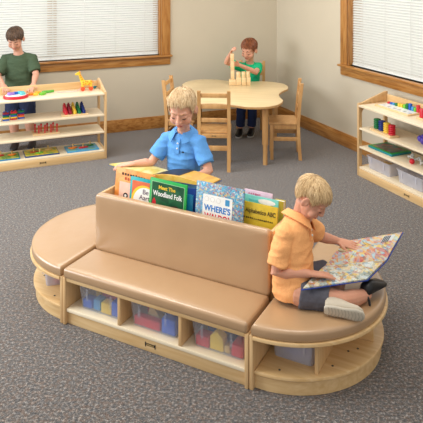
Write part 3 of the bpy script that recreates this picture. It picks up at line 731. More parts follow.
meadow = crowd_mat('meadow_print', [s2l(60, 130, 60), s2l(90, 150, 60), s2l(200, 190, 80), s2l(40, 110, 70)], 30)
sunny = crowd_mat('sunny_print', [s2l(226, 196, 50), s2l(210, 180, 40), s2l(120, 160, 70), s2l(232, 206, 80)], 22)
lake = crowd_mat('lake_print', [s2l(90, 165, 205), s2l(70, 150, 190), s2l(120, 170, 120), s2l(110, 180, 215)], 22)
puzzle('green knob puzzle on the base of the left shelf', -.93, .14, .235, .21, pl('puzzle_blue', (50, 130, 180)), meadow, [(-.05, .02, .03, .02, red), (.05, 0, .035, .02, orange_p)])
puzzle('yellow knob puzzle on the base of the left shelf', -.61, .15, .32, .215, pl('puzzle_navy', (40, 70, 130)), sunny, [(-.07, .0, .04, .026, pl('rust2', (180, 90, 40))), (-.02, -.05, .035, .018, lime), (.07, .03, .035, .022, tanblock)])
puzzle('light blue knob puzzle on the base of the left shelf', -.222, .135, .31, .20, pl('puzzle_sky', (70, 150, 200)), lake, [(-.085, .0, .042, .03, orange_p), (0.01, -.02, .045, .026, red), (.09, .03, .03, .024, green_p)])

# --- toys on the right shelf
t = thing('counting_board', 'white board with wooden rim and a rising row of coloured pegs, right shelf', 'counting toy', rw(.315, .205, ZT), RR)
m = MB()
for a in ((-.215, .215, -.09, -.078), (-.215, .215, .078, .09), (-.215, -.203, -.078, .078), (.203, .215, -.078, .078)): m.box(*a, 0, .016, .002)
mobj('rim', m, natural, t)
m = MB(); m.box(-.2028, .2028, -.0778, .0778, 0, .011, 0); mobj('board', m, white_p, t)
pcs = [(-.185, .016, red), (-.15, .018, blue), (-.118, .020, sky), (-.086, .024, green_p), (-.05, .03, yellow), (-.016, .03, yellow), (.02, .034, lime), (.052, .05, green_p), (.086, .056, blue), (.12, .036, sky), (.15, .034, lime), (.182, .062, red)]
for x, h, cm_ in pcs:
    m = MB(); m.box(x-.013, x+.013, .04, .066, .0112, .0112+h, .004); mobj('peg', m, cm_, t)
for k in range(6):
    m = MB(); m.box(-.17+k*.065, -.14+k*.065, -.045, -.015, .0111, .0125, .0005); mobj('print_mark', m, grey_p, t)
t = thing('stacking_post', 'red block on a pale base at the photo\'s right edge, right shelf top', 'toy', rw(.655, .16, ZT), RR)
m = MB(); m.box(-.04, .04, -.04, .04, 0, .016, .003); mobj('base', m, natural, t)
m = MB(); m.cyl(0, 0, .0162, .085, .03, n=20, bev=.004); mobj('cylinder', m, red, t)
t = thing('disc_stacker', 'wooden base with green, blue, yellow and red disc towers, right shelf', 'stacking toy', rw(.27, .085, Z2), RR+R(-6))
m = MB(); m.box(-.15, .15, -.05, .05, 0, .016, .004); mobj('base', m, natural, t)
for j, (cm_, x) in enumerate(((green_p, -.11), (navy_p, -.037), (yellow, .037), (red, .11))):
    for k in range(5):
        m = MB(); m.cyl(x, 0, .0162+k*.0175, .0162+k*.0175+.017, .032, n=22, bev=.0078); mobj('disc', m, cm_, t)
m = MB()
for k in range(6): m.ell((.03*math.cos(k*PI/3), .03*math.sin(k*PI/3), .045+.008*(k % 2)), (.024, .024, .026))
m.ell((0, 0, .045), (.035, .035, .044)); o = mobj('toy_cluster', m, purple); o.location = rw(.675, .15, Z2); tag(o, 'purple knobbly toy at the right edge of the right shelf', 'toy')
t = thing('picture_puzzle', 'green-edged picture puzzle lying flat on the right shelf', 'puzzle', rw(.235, .17, Z3), RR)
m = MB(); m.box(-.155, .155, -.11, .11, 0, .018, .003); mobj('board', m, pl('puzzle_teal', (20, 130, 140)), t)
m = MB(); m.box(-.152, .152, -.107, .107, .0181, .021, .001); mobj('rim', m, pl('puzzle_green', (40, 150, 60)), t)
m = MB(); m.box(-.125, .125, -.085, .085, .0211, .0225, 0); mobj('picture', m, crowd_mat('night_print', [s2l(40, 60, 60), s2l(90, 70, 40), s2l(30, 110, 90), s2l(150, 60, 50), s2l(60, 90, 110), s2l(180, 150, 70)], 26), t)
t = thing('bead_rattle', 'pale grey jointed toy with a red ball, right shelf edge', 'toy', rw(.56, .15, Z3), RR)
m = MB()
for k in range(9):
    a = k*.7; m.tube([(-.06+.022*k, .03*math.sin(a*2), .02+.02*(k % 2)), (-.045+.022*k, .03*math.cos(a*2), .012+.03*((k+1) % 2))], .0085, 8)
m.tube([(-.07, 0, .026), (.13, 0, .026)], .007, 8); mobj('links', m, grey_p, t)
m = MB(); m.ell((.045, -.062, .022), (.022, .022, .022)); mobj('ball', m, red, t)
RTG = 'milky lidless tubs on the base of the right shelf'
tub('milky plastic tub on the base of the right shelf, nearer the corner', .30, .235, .105, tub_milky, rw(.225, .165, Z4+.0005), RR, RTG)
tub('milky plastic tub on the base of the right shelf, nearer the badge', .30, .235, .105, tub_milky, rw(.615, .165, Z4+.0005), RR, RTG)
for k, (x, y_, a) in enumerate(((.15, .13, 10), (.215, .19, 60), (.28, .14, 95), (.19, .2, 30))):
    m = MB(); m.box(-.035, .035, -.022, .022, 0, .045, .006); o = mobj('toy_block', m, [natural, chair_wood, natural, tanblock][k]); o.location = rw([.14, .215, .285, .165][k], [.13, .135, .14, .21][k], Z4+.0045); o.rotation_euler = (0, 0, RR+R([5, 80, 10, 0][k]))
    tag(o, 'plain wooden block inside the milky tub nearer the corner', 'toy block', 'wooden blocks in the milky tub')

# ------------------------------------------------------------------ table
TC = (.188, 6.432); TR = R(-11.7); TZ = .585
tb = thing('activity_table', 'pale clover-shaped children\'s table in the back corner', 'table', (TC[0], TC[1], 0), TR)
def clover(n=12):
    pts = []
    tip = .615; hw = .27
    for q in range(4):
        a0 = Vec((tip, -hw)); a1 = Vec((tip, hw)); mid = Vec((.55, 0))
        seg = []
        for k in range(n+1):                    # concave side: quadratic through tips and mid
            s_ = k/n; y_ = -hw+2*hw*s_; seg.append((tip-(tip-.545)*math.sin(PI*s_), y_))
        b0 = Vec((tip, hw)); b1 = Vec((hw, tip)); ctl = Vec((.625, .625))
        for k in range(1, n):
            s_ = k/n; p = b0*(1-s_)**2+ctl*2*s_*(1-s_)+b1*s_*s_; seg.append((p.x, p.y))
        c_, s__ = [(1, 0), (0, 1), (-1, 0), (0, -1)][q]
        pts += [(x*c_-y_*s__, x*s__+y_*c_) for x, y_ in seg]
    return [(x*.94, y_) for x, y_ in pts]
m = MB(); m.prism(clover(), TZ-.026, TZ, .004); top_o = mobj('tabletop', m, wood('tabletop_maple', s2l(220, 194, 146), s2l(232, 208, 164), stretch=(2, 14, 14), rough=.3), tb)
m = MB(); m.prism(inset(clover(), -.001), TZ-.022, TZ-.006, 0); mobj('edge_band', m, chair_wood, tb)
for sx in (-1, 1):
    for sy in (-1, 1):
        m = MB(); m.cyl(sx*.423, sy*.445, .19, TZ-.0265, .03, n=20); m.cyl(sx*.423, sy*.445, 0, .19, .022, n=20); mobj('leg', m, chair_wood, tb)

# ------------------------------------------------------------------ chairs
def chair(label):
    t = thing('ladderback_chair', label, 'chair', (0, 0, 0), 0, 'maple ladderback chairs at the clover table')
    W_, D = .31, .30                 # faces +y
    for sx in (-1, 1):
        x = sx*(W_/2-.0175)
        m = MB(); m.rings([[(x+dx, y_+dy, z) for dx, dy in ((-.016, -.016), (.016, -.016), (.016, .016), (-.016, .016))] for y_, z in ((-.155, 0), (-.14, .2), (-.135, .36), (-.15, .56), (-.17, .735), (-.172, .745))]); mobj('back_post', m, chair_wood, t)
        m = MB(); m.box(x-.016, x+.016, D/2-.045, D/2-.013, 0, .344, .005); mobj('leg', m, chair_wood, t)
        m = MB(); m.box(x-.009, x+.009, -.125, D/2-.045, .185, .222, .003); mobj('stretcher', m, chair_wood, t)
        m = MB(); m.box(x-.009, x+.009, -.119, D/2-.045, .30, .344, .003); mobj('seat_rail', m, chair_wood, t)
    for z0, z1, y_ in ((.683, .722, -.166), (.578, .618, -.153), (.45, .49, -.142)):
        m = MB(); m.box(-W_/2+.034, W_/2-.034, y_-.008, y_+.008, z0, z1, .004); mobj('back_slat', m, chair_wood, t)
    m = MB(); m.box(-W_/2+.034, W_/2-.034, -.147, -.13, .305, .344, .003); r_ = mobj('seat_rail', m, chair_wood, t)
    badge(r_, 0, -.148, .325, .6)
    m = MB(); m.box(-W_/2+.034, W_/2-.034, -.152, -.136, .19, .235, .003); mobj('stretcher', m, chair_wood, t)
    m = MB(); m.cushion(rrect(-W_/2+.0355, W_/2-.0355, -.13, -.1, .002, 1) if False else [(-W_/2-.002, D/2), (-W_/2-.002, -.1175), (-W_/2+.0355, -.1175), (-W_/2+.0355, -.13), (W_/2-.0355, -.13), (W_/2-.0355, -.1175), (W_/2+.002, -.1175), (W_/2+.002, D/2)][::-1], .3445, .365, .006, 0); mobj('seat', m, chair_wood, t, 30)
    return t
ch = chair('ladderback chair with its back to the camera at the table\'s near side')
ch.location = (.03, 5.87, 0); ch.rotation_euler = (0, 0, R(-3))
dup(ch, (.72, 6.19, 0), R(86), 'ladderback chair right of the table, beside the corner wall')
dup(ch, (-.285, 6.30, 0), R(-102), 'ladderback chair left of the table, behind the head of the boy in blue')
dup(ch, (.46, 7.26, 0), R(170), 'ladderback chair that the boy in bright green sits on')

# ------------------------------------------------------------------ blocks on the table
def tblock(label, x, y_, z, a, b_, h, kind='box', rz=0):
    m = MB()
    if kind == 'cyl': m.cyl(0, 0, 0, h, a/2, n=18, bev=.002)
    else: m.box(-a/2, a/2, -b_/2, b_/2, 0, h, .003)
    o = mobj('wooden_block', m, natural); o.location = (x, y_, z); o.rotation_euler = (0, 0, R(rz)); return tag(o, label, 'wooden block', 'wooden blocks on the clover table')
z0 = TZ+.0005
tblock('lowest wooden block of the tall tower, standing on the base blocks', .23, 6.78, z0+.0605, .04, .04, .10)
tblock('middle wooden block of the tall tower', .228, 6.78, z0+.161, .04, .04, .10, rz=6)
tblock('topmost wooden block of the tall tower, under the boy\'s raised hand', .226, 6.78, z0+.2615, .04, .04, .08, rz=-4)
tblock('wide wooden block under the tall tower', .228, 6.78, z0, .075, .06, .06)
tblock('wooden cube just right of the tower\'s foot', .297, 6.775, z0, .055, .055, .085)
tblock('upright wooden block in the middle of the front row', .352, 6.765, z0, .045, .05, .085)
tblock('upright wooden block at the right end of the front row', .403, 6.775, z0, .045, .05, .085)
tblock('round wooden block on top of the cube by the tower', .295, 6.775, z0+.0855, .05, .05, .055, 'cyl')
tblock('round wooden block on the middle of the front row', .35, 6.767, z0+.0855, .045, .045, .06, 'cyl')
tblock('round wooden block at the right top of the block wall', .399, 6.775, z0+.0855, .045, .045, .062, 'cyl')

# ------------------------------------------------------------------ people
def remesh(mb, vox, smooth=2, lam=.5):
    me = bpy.data.meshes.new('r'); mb.bm.to_mesh(me); mb.bm.free()
    o = bpy.data.objects.new('r', me); COL.objects.link(o)
    md = o.modifiers.new('m', 'REMESH'); md.mode = 'VOXEL'; md.voxel_size = vox; md.adaptivity = 0
    bpy.context.view_layer.update()
    m2 = bpy.data.meshes.new_from_object(o.evaluated_get(bpy.context.evaluated_depsgraph_get()))
    COL.objects.unlink(o); bpy.data.objects.remove(o); bpy.data.meshes.remove(me)
    bm = bmesh.new(); bm.from_mesh(m2); bpy.data.meshes.remove(m2)
    # keep the largest shell (drops voids)
    for _ in range(smooth): bmesh.ops.smooth_vert(bm, verts=list(bm.verts), factor=lam, use_axis_x=True, use_axis_y=True, use_axis_z=True)
    return bm
def basis(fwd, up):
    f_ = Vec(fwd).normalized(); u_ = Vec(up); u_ = (u_-f_*u_.dot(f_)).normalized(); r_ = f_.cross(u_)
    return r_, f_, u_
def head_matrix(c, fwd, up, s):
    r_, f_, u_ = basis(fwd, up)
    return Mat(((r_.x*s, f_.x*s, u_.x*s, c[0]), (r_.y*s, f_.y*s, u_.y*s, c[1]), (r_.z*s, f_.z*s, u_.z*s, c[2]), (0, 0, 0, 1)))
def add_head(mb, M):
    E_ = lambda c, r: mb.ell(c, r, M)
    E_((0, -.012, .03), (.072, .09, .075)); E_((0, .018, -.02), (.061, .064, .07)); E_((0, .026, -.06), (.046, .046, .042)); E_((0, .056, -.09), (.02, .017, .015))
    for s in (-1, 1):
        E_((s*.034, .048, -.038), (.027, .024, .028)); E_((s*.030, .0655, -.003), (.0165, .0105, .0115))
        E_((s*.009, .085, -.030), (.0085, .009, .007))
        mb.ell((0, 0, 0), (.007, .019, .03), M @ T(s*.0755, -.01, -.008) @ RZ(s*22) @ RX(-8)); E_((s*.074, -.002, -.012), (.008, .012, .016))
    E_((0, .062, .02), (.052, .018, .013))
    mb.tube([(0, .074, .01), (0, .084, -.008), (0, .089, -.024)], [.0075, .0080, .0088], 8, True, M); E_((0, .0905, -.027), (.0105, .009, .0085))
    E_((0, .0735, -.0525), (.021, .010, .0052)); E_((0, .072, -.0625), (.018, .010, .006))
def face_parts(M, parent, base, lash, brow, brows=True):
    inv = T(-base[0], -base[1], -base[2])
    for s in (-1, 1):
        m = MB(); m.tube([(s*.0165, .0735, -.0095), (s*.024, .0765, -.0125), (s*.032, .0765, -.0125), (s*.0415, .071, -.009)], [.0012, .0026, .0028, .0014], 6, True, inv @ M); mobj('eyelash', m, lash, parent)
        m = MB(); m.tube([(s*.014, .0805, .016), (s*.028, .0795, .0225), (s*.043, .069, .019)], [.0022, .0030, .0016], 6, True, inv @ M); mobj('eyebrow', m, brow, parent)
def add_hand(mb, w, d, up, thumb, s=.72, curl=25, spread=1.0):
    """w wrist, d finger direction, up back-of-hand normal, thumb = +1/-1 side of the thumb along d x up"""
    d = Vec(d).normalized(); up = Vec(up); up = (up-d*up.dot(d)).normalized(); x = d.cross(up)*thumb; w = Vec(w)
    def ring(c, a, b_): return [c+x*a*math.cos(2*PI*k/14)*(1)+up*b_*math.sin(2*PI*k/14) for k in range(14)]
    mb.rings([ring(w-d*.012*s, .024*s, .017*s), ring(w+d*.02*s, .033*s, .017*s), ring(w+d*.06*s, .040*s, .015*s), ring(w+d*.092*s, .039*s, .011*s)])
    for k, (off, ln, yaw) in enumerate(((.030, .070, 7), (.010, .080, 2), (-.010, .074, -3), (-.029, .058, -9))):
        p0 = w+d*.082*s+x*off*s; dd = d; a = R(yaw*spread)
        dd = (d*math.cos(a)+x*math.sin(a)).normalized()
        pts = [p0, p0+dd*.012*s]; ang = 0; q = pts[-1]
        for j, fr in enumerate((.42, .32, .26)):
            ang += R(curl*(.6+.4*j)); dirn = dd*math.cos(ang)-up*math.sin(ang); q = q+dirn*ln*fr*s; pts.append(q)
        mb.tube(pts, [.0095*s, .0095*s, .0088*s, .008*s, .007*s], 8)
    tp = w+d*.025*s+x*.028*s
    t1 = tp+(d*.75+x*.75-up*.15).normalized()*.035*s; t2 = t1+(d*.95+x*.3-up*.2).normalized()*.03*s
    mb.tube([w+d*.012*s+x*.012*s, tp, t1, t2], [.013*s, .0135*s, .0105*s, .0085*s], 8)
def spine_fn(J):
    a, b_, c = Vec(J['pelvis']), Vec(J['chest']), Vec(J['neck'])
    ctl = b_*2-(a+c)*.5
    right = (Vec(J['shB'])-Vec(J['shA'])).normalized()
    def fn(t):
        p = a*(1-t)**2+ctl*2*t*(1-t)+c*t*t if 0 <= t <= 1 else (a+(ctl-a)*2*t if t < 0 else c+(c-ctl)*2*(t-1))
        tt = min(1, max(0, t)); tan = ((ctl-a)*(1-tt)+(c-ctl)*tt).normalized()
        y = tan.cross(right).normalized(); xx = y.cross(tan).normalized()
        return p, xx, y, tan
    return fn
def torso_rings(fn, prof, n=28, ex=2.4):
    rs = []
    for t, rx, ry in prof:
        p, x, y, _ = fn(t); ring = []
        for k in range(n):
            a = 2*PI*k/n; c, s = math.cos(a), math.sin(a)
            ring.append(p+x*rx*math.copysign(abs(c)**(2/ex), c)+y*ry*math.copysign(abs(s)**(2/ex), s))
        rs.append(ring)
    return rs
def shoe_mb(ank, toe, up, s, sole_only=False):
    """foot length about .17*s from heel to toe; ank = point above the heel on the sole plane"""
    a = Vec(ank); d = (Vec(toe)-a).normalized(); L = (Vec(toe)-a).length; u_ = Vec(up); u_ = (u_-d*u_.dot(d)).normalized(); x = d.cross(u_)
    def ring(t, wd, z0, z1, n=16):
        c = a+d*L*t; rr_ = []
        for k in range(n):
            an = 2*PI*k/n; sx, sz = math.cos(an), math.sin(an)
            rr_.append(c+x*wd*math.copysign(abs(sx)**.8, sx)+u_*((z0+z1)/2+(z1-z0)/2*math.copysign(abs(sz)**.8, sz)))
        return rr_
    if sole_only: prof = [(-.2, .016, 0, .014), (-.16, .026, 0, .016), (.1, .031, 0, .016), (.4, .029, 0, .015), (.75, .037, 0, .015), (.95, .028, 0, .016), (1.02, .012, .002, .014)]
    else: prof = [(-.18, .018, .012, .05), (-.12, .026, .012, .066), (.08, .030, .012, .072), (.3, .031, .012, .066), (.55, .034, .012, .05), (.8, .034, .012, .04), (.95, .025, .012, .03), (1.0, .010, .012, .024)]
    m = MB(); m.rings([ring(t, w_*s, z0*s, z1*s) for t, w_, z0, z1 in prof]); return m
def hair_obj(M, mat, parent, base, style, seed=1):
    """cap of hair close to the skull plus combed locks; colour varies from lock to lock"""
    rnd = random.Random(seed); inv = T(-base[0], -base[1], -base[2]) @ M
    c1, c2 = [Vec(q) for q in style['cols']]
    c = Vec((0, -.012, .03)); E_ = Vec((.072, .09, .075)); front = style.get('front', .05); back = style.get('back', -.052)
    side = style.get('side', .0045); top = style.get('top', .012)
    pts_ = ((-.2, back), (-.075, back), (-.05, -.035), (-.034, .006), (-.02, .022), (.008, .020), (.016, -.004), (.030, -.002), (.038, .018), (.050, front-.01), (.062, front), (.2, front))
    def line(y):
        for (a, va), (b_, vb) in zip(pts_, pts_[1:]):
            if a <= y <= b_: return va+(vb-va)*(y-a)/(b_-a)
        return front
    def surf(dv, extra):
        r = 1/math.sqrt((dv.x/E_.x)**2+(dv.y/E_.y)**2+(dv.z/(E_.z if dv.z > 0 else .095))**2)
        return c+dv*(r+extra)
    def thick(dv, p):
        t_ = max(0, min(1, (p.z-.03)/.05)); t_ = t_*t_*(3-2*t_)
        return side+(top-side)*t_
    bm = bmesh.new(); bmesh.ops.create_icosphere(bm, subdivisions=5, radius=1)
    lay = bm.verts.layers.float_color.new('tone')
    for v in bm.verts:
        dv = v.co.normalized(); p = surf(dv, 0); k = (p.z-line(p.y)+noise.noise(p*90)*.004)/.010; k = max(0, min(1, k)); k = k*k*(3-2*k)
        nz_ = noise.noise(Vec((p.x*110, p.y*40, p.z*60)))*.0012
        v.co = surf(dv, -.02*(1-k)+k*(thick(dv, p)*.8+nz_)); cc = c1.lerp(c2, .25+.3*noise.noise(p*70)); v[lay] = (cc.x, cc.y, cc.z, 1)
    crown = Vec((.012, -.062, .098)); cnt = 0; fs = []
    while cnt < style.get('n', 2200):
        dv = Vec((rnd.gauss(0, 1), rnd.gauss(0, 1), rnd.gauss(0, 1))).normalized(); p = surf(dv, 0)
        if p.z < line(p.y)+.003 or dv.z < -.6: continue
        cnt += 1
        off = thick(dv, p)*.8; L = style.get('len', .03)*rnd.uniform(.6, 1.3)*(.45+.55*min(1, off/top*1.3))
        flow = (p-crown); flow = (flow-dv*flow.dot(dv)); flow = flow.normalized() if flow.length > 1e-5 else Vec((0, 1, 0))
        flow = (flow+Vec((rnd.gauss(0, .16), rnd.gauss(0, .16), rnd.gauss(0, .16)))).normalized()
        q = dv.copy(); pts = []; lf = style.get('lift', .003)*rnd.uniform(.3, 1.6)
        for k in range(4):
            pts.append(surf(q, off+lf*math.sin(k/3*2.2))); q = (q+flow*(L/3)/.085).normalized(); flow = (flow-q*flow.dot(q)).normalized()
        if pts[-1].z < line(pts[-1].y)-.012: continue
        cc = c1.lerp(c2, rnd.random()**.8); rs = []
        for k, pp in enumerate(pts):
            tg = (pts[min(3, k+1)]-pts[max(0, k-1)]).normalized(); sd = tg.cross(dv).normalized(); w_ = [.0022, .0024, .0018, .0004][k]
            row = [bm.verts.new(pp+sd*w_), bm.verts.new(pp+dv*w_*.8), bm.verts.new(pp-sd*w_)]
            for v in row: v[lay] = (cc.x, cc.y, cc.z, 1)
            rs.append(row)
        for k in range(3):
            for j in range(3): bm.faces.new((rs[k][j], rs[k+1][j], rs[k+1][(j+1) % 3], rs[k][(j+1) % 3]))
    bm.transform(inv)
    return mobj('hair', bm, HAIR, parent, 60)
HAIR = attr_mat('hair_strands', .42, .08)
SKIN = attr_mat('skin', .48, .06, .12)
def person(label, base, J, s=1.0, vox=.003, skin=s2l(226, 172, 144), lip=s2l(196, 112, 100), shirt=None, bottoms=None, hairm=None, style=None, hs=1.1, polo=False, tprof=None, seed=1):
    base = Vec(base); inv = T(-base.x, -base.y, -base.z)
    fn = spine_fn(J); mb = MB()
    prof = tprof or [(-.16, .05, .04), (-.1, .085, .062), (0, .098, .072), (.3, .090, .068), (.6, .098, .07), (.8, .098, .06), (.92, .07, .048), (1.0, .042, .040)]
    mb.rings(torso_rings(fn, [(t, a*s, b_*s) for t, a, b_ in prof]))
    HM = head_matrix(J['head'], J['hf'], J['hu'], hs)
    hb = HM @ Vec((0, -.018, -.05)); mb.tube([Vec(J['neck'])-Vec((0, 0, .02)), (Vec(J['neck'])+hb)/2, hb], [.043*s, .036*s, .038*s], 14)
    add_head(mb, HM)
    for k in 'AB':
        sh, el, wr = Vec(J['sh'+k]), Vec(J['el'+k]), Vec(J['wr'+k])
        mb.tube([sh, sh.lerp(el, .5), el, el.lerp(wr, .3), wr], [.037*s, .033*s, .027*s, .028*s, .0185*s], 12)
        add_hand(mb, wr, J['fd'+k], J['hn'+k], J['th'+k], J.get('hsz', .76), J.get('curl'+k, 22))
        hp, kn, an = Vec(J['hip'+k]), Vec(J['kn'+k]), Vec(J['an'+k])
        mb.tube([hp, hp.lerp(kn, .5), kn, kn.lerp(an, .35), an], [.062*s, .054*s, .042*s, .042*s, .027*s], 14)
    bm = remesh(mb, vox, 2)
    iH = HM.inverted(); lay = bm.verts.layers.float_color.new('tone')
    for v in bm.verts:
        h = iH @ v.co; c = Vec(skin)
        if h.length < .16:
            e = ((h.x/.021)**2+((h.z+.0575)/.0085)**2)
            if h.y > .06 and e < 1.3: c = c.lerp(Vec(lip), max(0, min(1, 1.6-1.25*e)))
            for sx in (-1, 1):
                d2_ = ((h.x-sx*.038)**2+(h.z+.035)**2)/.022**2
                if h.y > .02 and d2_ < 1: c = c.lerp(Vec((skin[0]*.98, skin[1]*.80, skin[2]*.78)), .6*(1-d2_))
        v[lay] = (c[0], c[1], c[2], 1)
    bm.transform(inv)
    body = mobj('person', bm, SKIN, None, 180, base); tag(body, label, 'person')
    face_parts(HM, body, base, hairm[1], hairm[2])
    hair_obj(HM, hairm[0], body, base, style or {}, seed)
    # shirt
    sm = MB(); g = .013
    sp = J.get('shirt_prof') or [(-.22, .112, .086), (-.05, .112, .088), (.15, .106, .085), (.35, .104, .083), (.6, .110, .083), (.8, .108, .072), (.92, .082, .06), (.985, .055, .052)]
    sm.rings(torso_rings(fn, [(t, a*s, b_*s) for t, a, b_ in sp]))
    fr = J.get('sleeve', .78)
    for k in 'AB':
        sh, el = Vec(J['sh'+k]), Vec(J['el'+k]); e_ = sh.lerp(el, fr); d_ = (el-sh).normalized()
        nk = Vec(J['neck'])
        sm.tube([sh.lerp(nk, .45)+Vec((0, 0, -.015*s)), sh, sh.lerp(el, fr*.5), e_], [.044*s, .050*s, .048*s, .050*s], 16, False)
    bm = remesh(sm, vox*1.2, 3)
    fa = J.get('fold', .006)
    bm.normal_update()
    for v in bm.verts:
        q = v.co; n1 = noise.noise(Vec((q.x*7+seed*3, q.y*7, q.z*26)))
        n2 = noise.noise(Vec((q.x*18, q.y*18+seed, q.z*22)))
        v.co = q+v.normal*((1-abs(n1)*2)*fa*.7+n2*fa*.5)
    bmesh.ops.smooth_vert(bm, verts=list(bm.verts), factor=.5, use_axis_x=True, use_axis_y=True, use_axis_z=True)
    bm.transform(inv); shirt_o = mobj('shirt', bm, shirt, body, 180)
    p, x, y, tan = fn(1.0)
    if (y.dot(Vec(J['hf']))) < 0: y = -y
    if polo:
        bm = bmesh.new(); n = 26; rows = []
        for k in range(n+1):
            a = R(24+312*k/n); fr_ = abs(180-(24+312*k/n))/156
            dirv = y*math.cos(a)+x*math.sin(a)
            i_ = p+dirv*(.046*s)+tan*(.020*s-.012*s*fr_); o_ = p+dirv*(.062*s)+tan*(.024*s-.014*s*fr_); l_ = p+dirv*((.088+.012*fr_)*s)-tan*(.006*s+.036*s*fr_**2)
            rows.append([bm.verts.new(q_) for q_ in (i_-tan*.012*s, i_, o_, l_, l_-dirv*.004-tan*.003)])
        for k in range(n):
            for j in range(4): bm.faces.new((rows[k][j], rows[k+1][j], rows[k+1][j+1], rows[k][j+1]))
        bmesh.ops.recalc_face_normals(bm, faces=list(bm.faces)); bmesh.ops.solidify(bm, geom=list(bm.faces), thickness=.004)
        bm.transform(inv); mobj('collar', bm, shirt, shirt_o, 50)
        m = MB(); pts = []
        for t in (.93, .86, .78, .70):
            pp, xx, yy, tt = fn(t)
            if yy.dot(Vec(J['hf'])) < 0: yy = -yy
            ry = {.93: .062, .86: .071, .78: .0785, .70: .084}[t]*s
            pts.append((pp, xx, yy*(ry+.004)))
        m.rings([[pp+yy+xx*.012-yy.normalized()*.006, pp+yy+xx*.012, pp+yy-xx*.012, pp+yy-xx*.012-yy.normalized()*.006] for pp, xx, yy in pts], True, inv); pk = mobj('placket', m, shirt, shirt_o, 50)
        for i in (1, 2):
            pp, xx, yy = pts[i]; m = MB(); m.ell(tuple(inv @ (pp+yy)), (.0055, .0055, .0055), n=10); mobj('button', m, white_p, pk)
    else:
        m = MB(); n = 24; ring = []
        for k in range(n+1):
            a = 2*PI*k/n; dirv = y*math.cos(a)+x*math.sin(a); ring.append(p+dirv*.054*s+tan*(-.012*s-.010*s*math.cos(a)))
        m.tube(ring, .0055*s, 8, False, inv); mobj('neckband', m, shirt, shirt_o, 60)
    # bottoms
    if bottoms:
        bmat, frac, wid = bottoms
        pm = MB(); pm.rings(torso_rings(fn, [(-.2, .07*s, .06*s), (-.12, .1*s, .076*s), (0, .106*s, .08*s), (.16, .1*s, .077*s)]))
        for k in 'AB':
            hp, kn, an = Vec(J['hip'+k]), Vec(J['kn'+k]), Vec(J['an'+k])
            if frac <= 1: pm.tube([hp, hp.lerp(kn, frac*.5), hp.lerp(kn, frac)], [.070*s, .066*s*wid, .062*s*wid], 16, False)
            else: pm.tube([hp, hp.lerp(kn, .5), kn, kn.lerp(an, .4), kn.lerp(an, .96)], [.070*s, .063*s, .053*s, .052*s, .046*s], 16, False)
        bm = remesh(pm, vox*1.3, 3); bm.normal_update()
        for v in bm.verts: v.co += v.normal*noise.noise(v.co*24)*.005
        bm.transform(inv); mobj('shorts' if frac <= 1 else 'trousers', bm, bmat, body, 180)
    return body, HM, fn, inv
lash_d = plain('lash_brown', s2l(96, 66, 50), .6); brow_blond = plain('brow_blond', s2l(190, 142, 104), .7); brow_dark = plain('brow_dark', s2l(70, 46, 34), .7)
blond = hair_mat('blond_hair', s2l(160, 122, 78), s2l(222, 192, 146)); blond2 = hair_mat('sandy_hair', s2l(150, 116, 78), s2l(216, 188, 146))
auburn = hair_mat('auburn_hair', s2l(92, 50, 28), s2l(150, 88, 52)); darkb = hair_mat('dark_brown_hair', s2l(46, 32, 24), s2l(96, 72, 52))
orange_f = fabric('orange_pique', s2l(255, 178, 116), fold=1); blue_f = fabric('blue_pique', s2l(100, 162, 228), fold=1); green_f = fabric('bright_green_jersey', s2l(34, 190, 134), fold=1); dgreen_f = fabric('dark_green_jersey', s2l(72, 88, 66), fold=1)
navy_f = fabric('navy_cloth', s2l(42, 50, 78)); grey_f = fabric('grey_blue_cloth', s2l(94, 93, 102), fold=1); denim = fabric('denim', s2l(38, 50, 84), fold=1); tan_f = fabric('tan_cloth', s2l(150, 120, 90))

# boy in orange, cross-legged on the right bench end
J = dict(pelvis=(.405, 3.03, .372), chest=(.405, 3.045, .53), neck=(.435, 3.085, .675), head=(.494, 3.05, .778), hf=(.70, -.36, -.62), hu=(.55, -.2, .8),
         shA=(.352, 2.985, .625), elA=(.305, 2.945, .465), wrA=(.462, 2.935, .466), fdA=(.97, .2, -.18), hnA=(0, .1, 1), thA=-1, curlA=6,
         shB=(.455, 3.17, .63), elB=(.575, 3.235, .505), wrB=(.655, 3.232, .487), fdB=(.95, -.18, -.22), hnB=(.1, -.25, .95), thB=1, curlB=8,
         hipA=(.42, 2.955, .366), knA=(.625, 2.925, .343), anA=(.745, 2.985, .340), hipB=(.45, 3.085, .368), knB=(.655, 3.175, .36), anB=(.565, 2.895, .336), sleeve=.8, fold=.008, hsz=.78)
J['shirt_prof'] = [(-.12, .118, .095), (0, .118, .096), (.15, .112, .094), (.35, .108, .088), (.6, .110, .083), (.8, .108, .072), (.92, .082, .06), (.985, .055, .052)]
bo, HM, fn, inv = person('boy in an orange polo shirt sitting cross-legged reading a big picture book', (.42, 3.02, .302), J, 1.0, .0028, shirt=orange_f, bottoms=(grey_f, .64, 1.0), hairm=(blond, lash_d, brow_blond), hs=.95, style=dict(cols=(s2l(164, 124, 78), s2l(236, 206, 158)), front=.048, top=.011, len=.045, lift=.002, n=2600), polo=True, seed=3, skin=s2l(216, 156, 128))
bs = Vec((.42, 3.02, .302)); binv = T(-bs.x, -bs.y, -bs.z)
m = shoe_mb((.750, 2.99, .325), (.855, 3.09, .325), (0, 0, 1), 1.08).xf(binv); mobj('shoe', m, black_p, bo, 60)
m = MB(); m.tube([(.735, 2.965, .36), (.75, 2.952, .33), (.752, 2.945, .312)], .006, 8, True, binv); mobj('shoe_strap', m, black_p, bo)
sole_up = (.1, .93, .35)
m = shoe_mb((.545, 2.84, .338), (.69, 2.805, .330), sole_up, 1.0).xf(binv); sh_ = mobj('shoe', m, pl('shoe_stone', (196, 184, 164), .7), bo, 60)
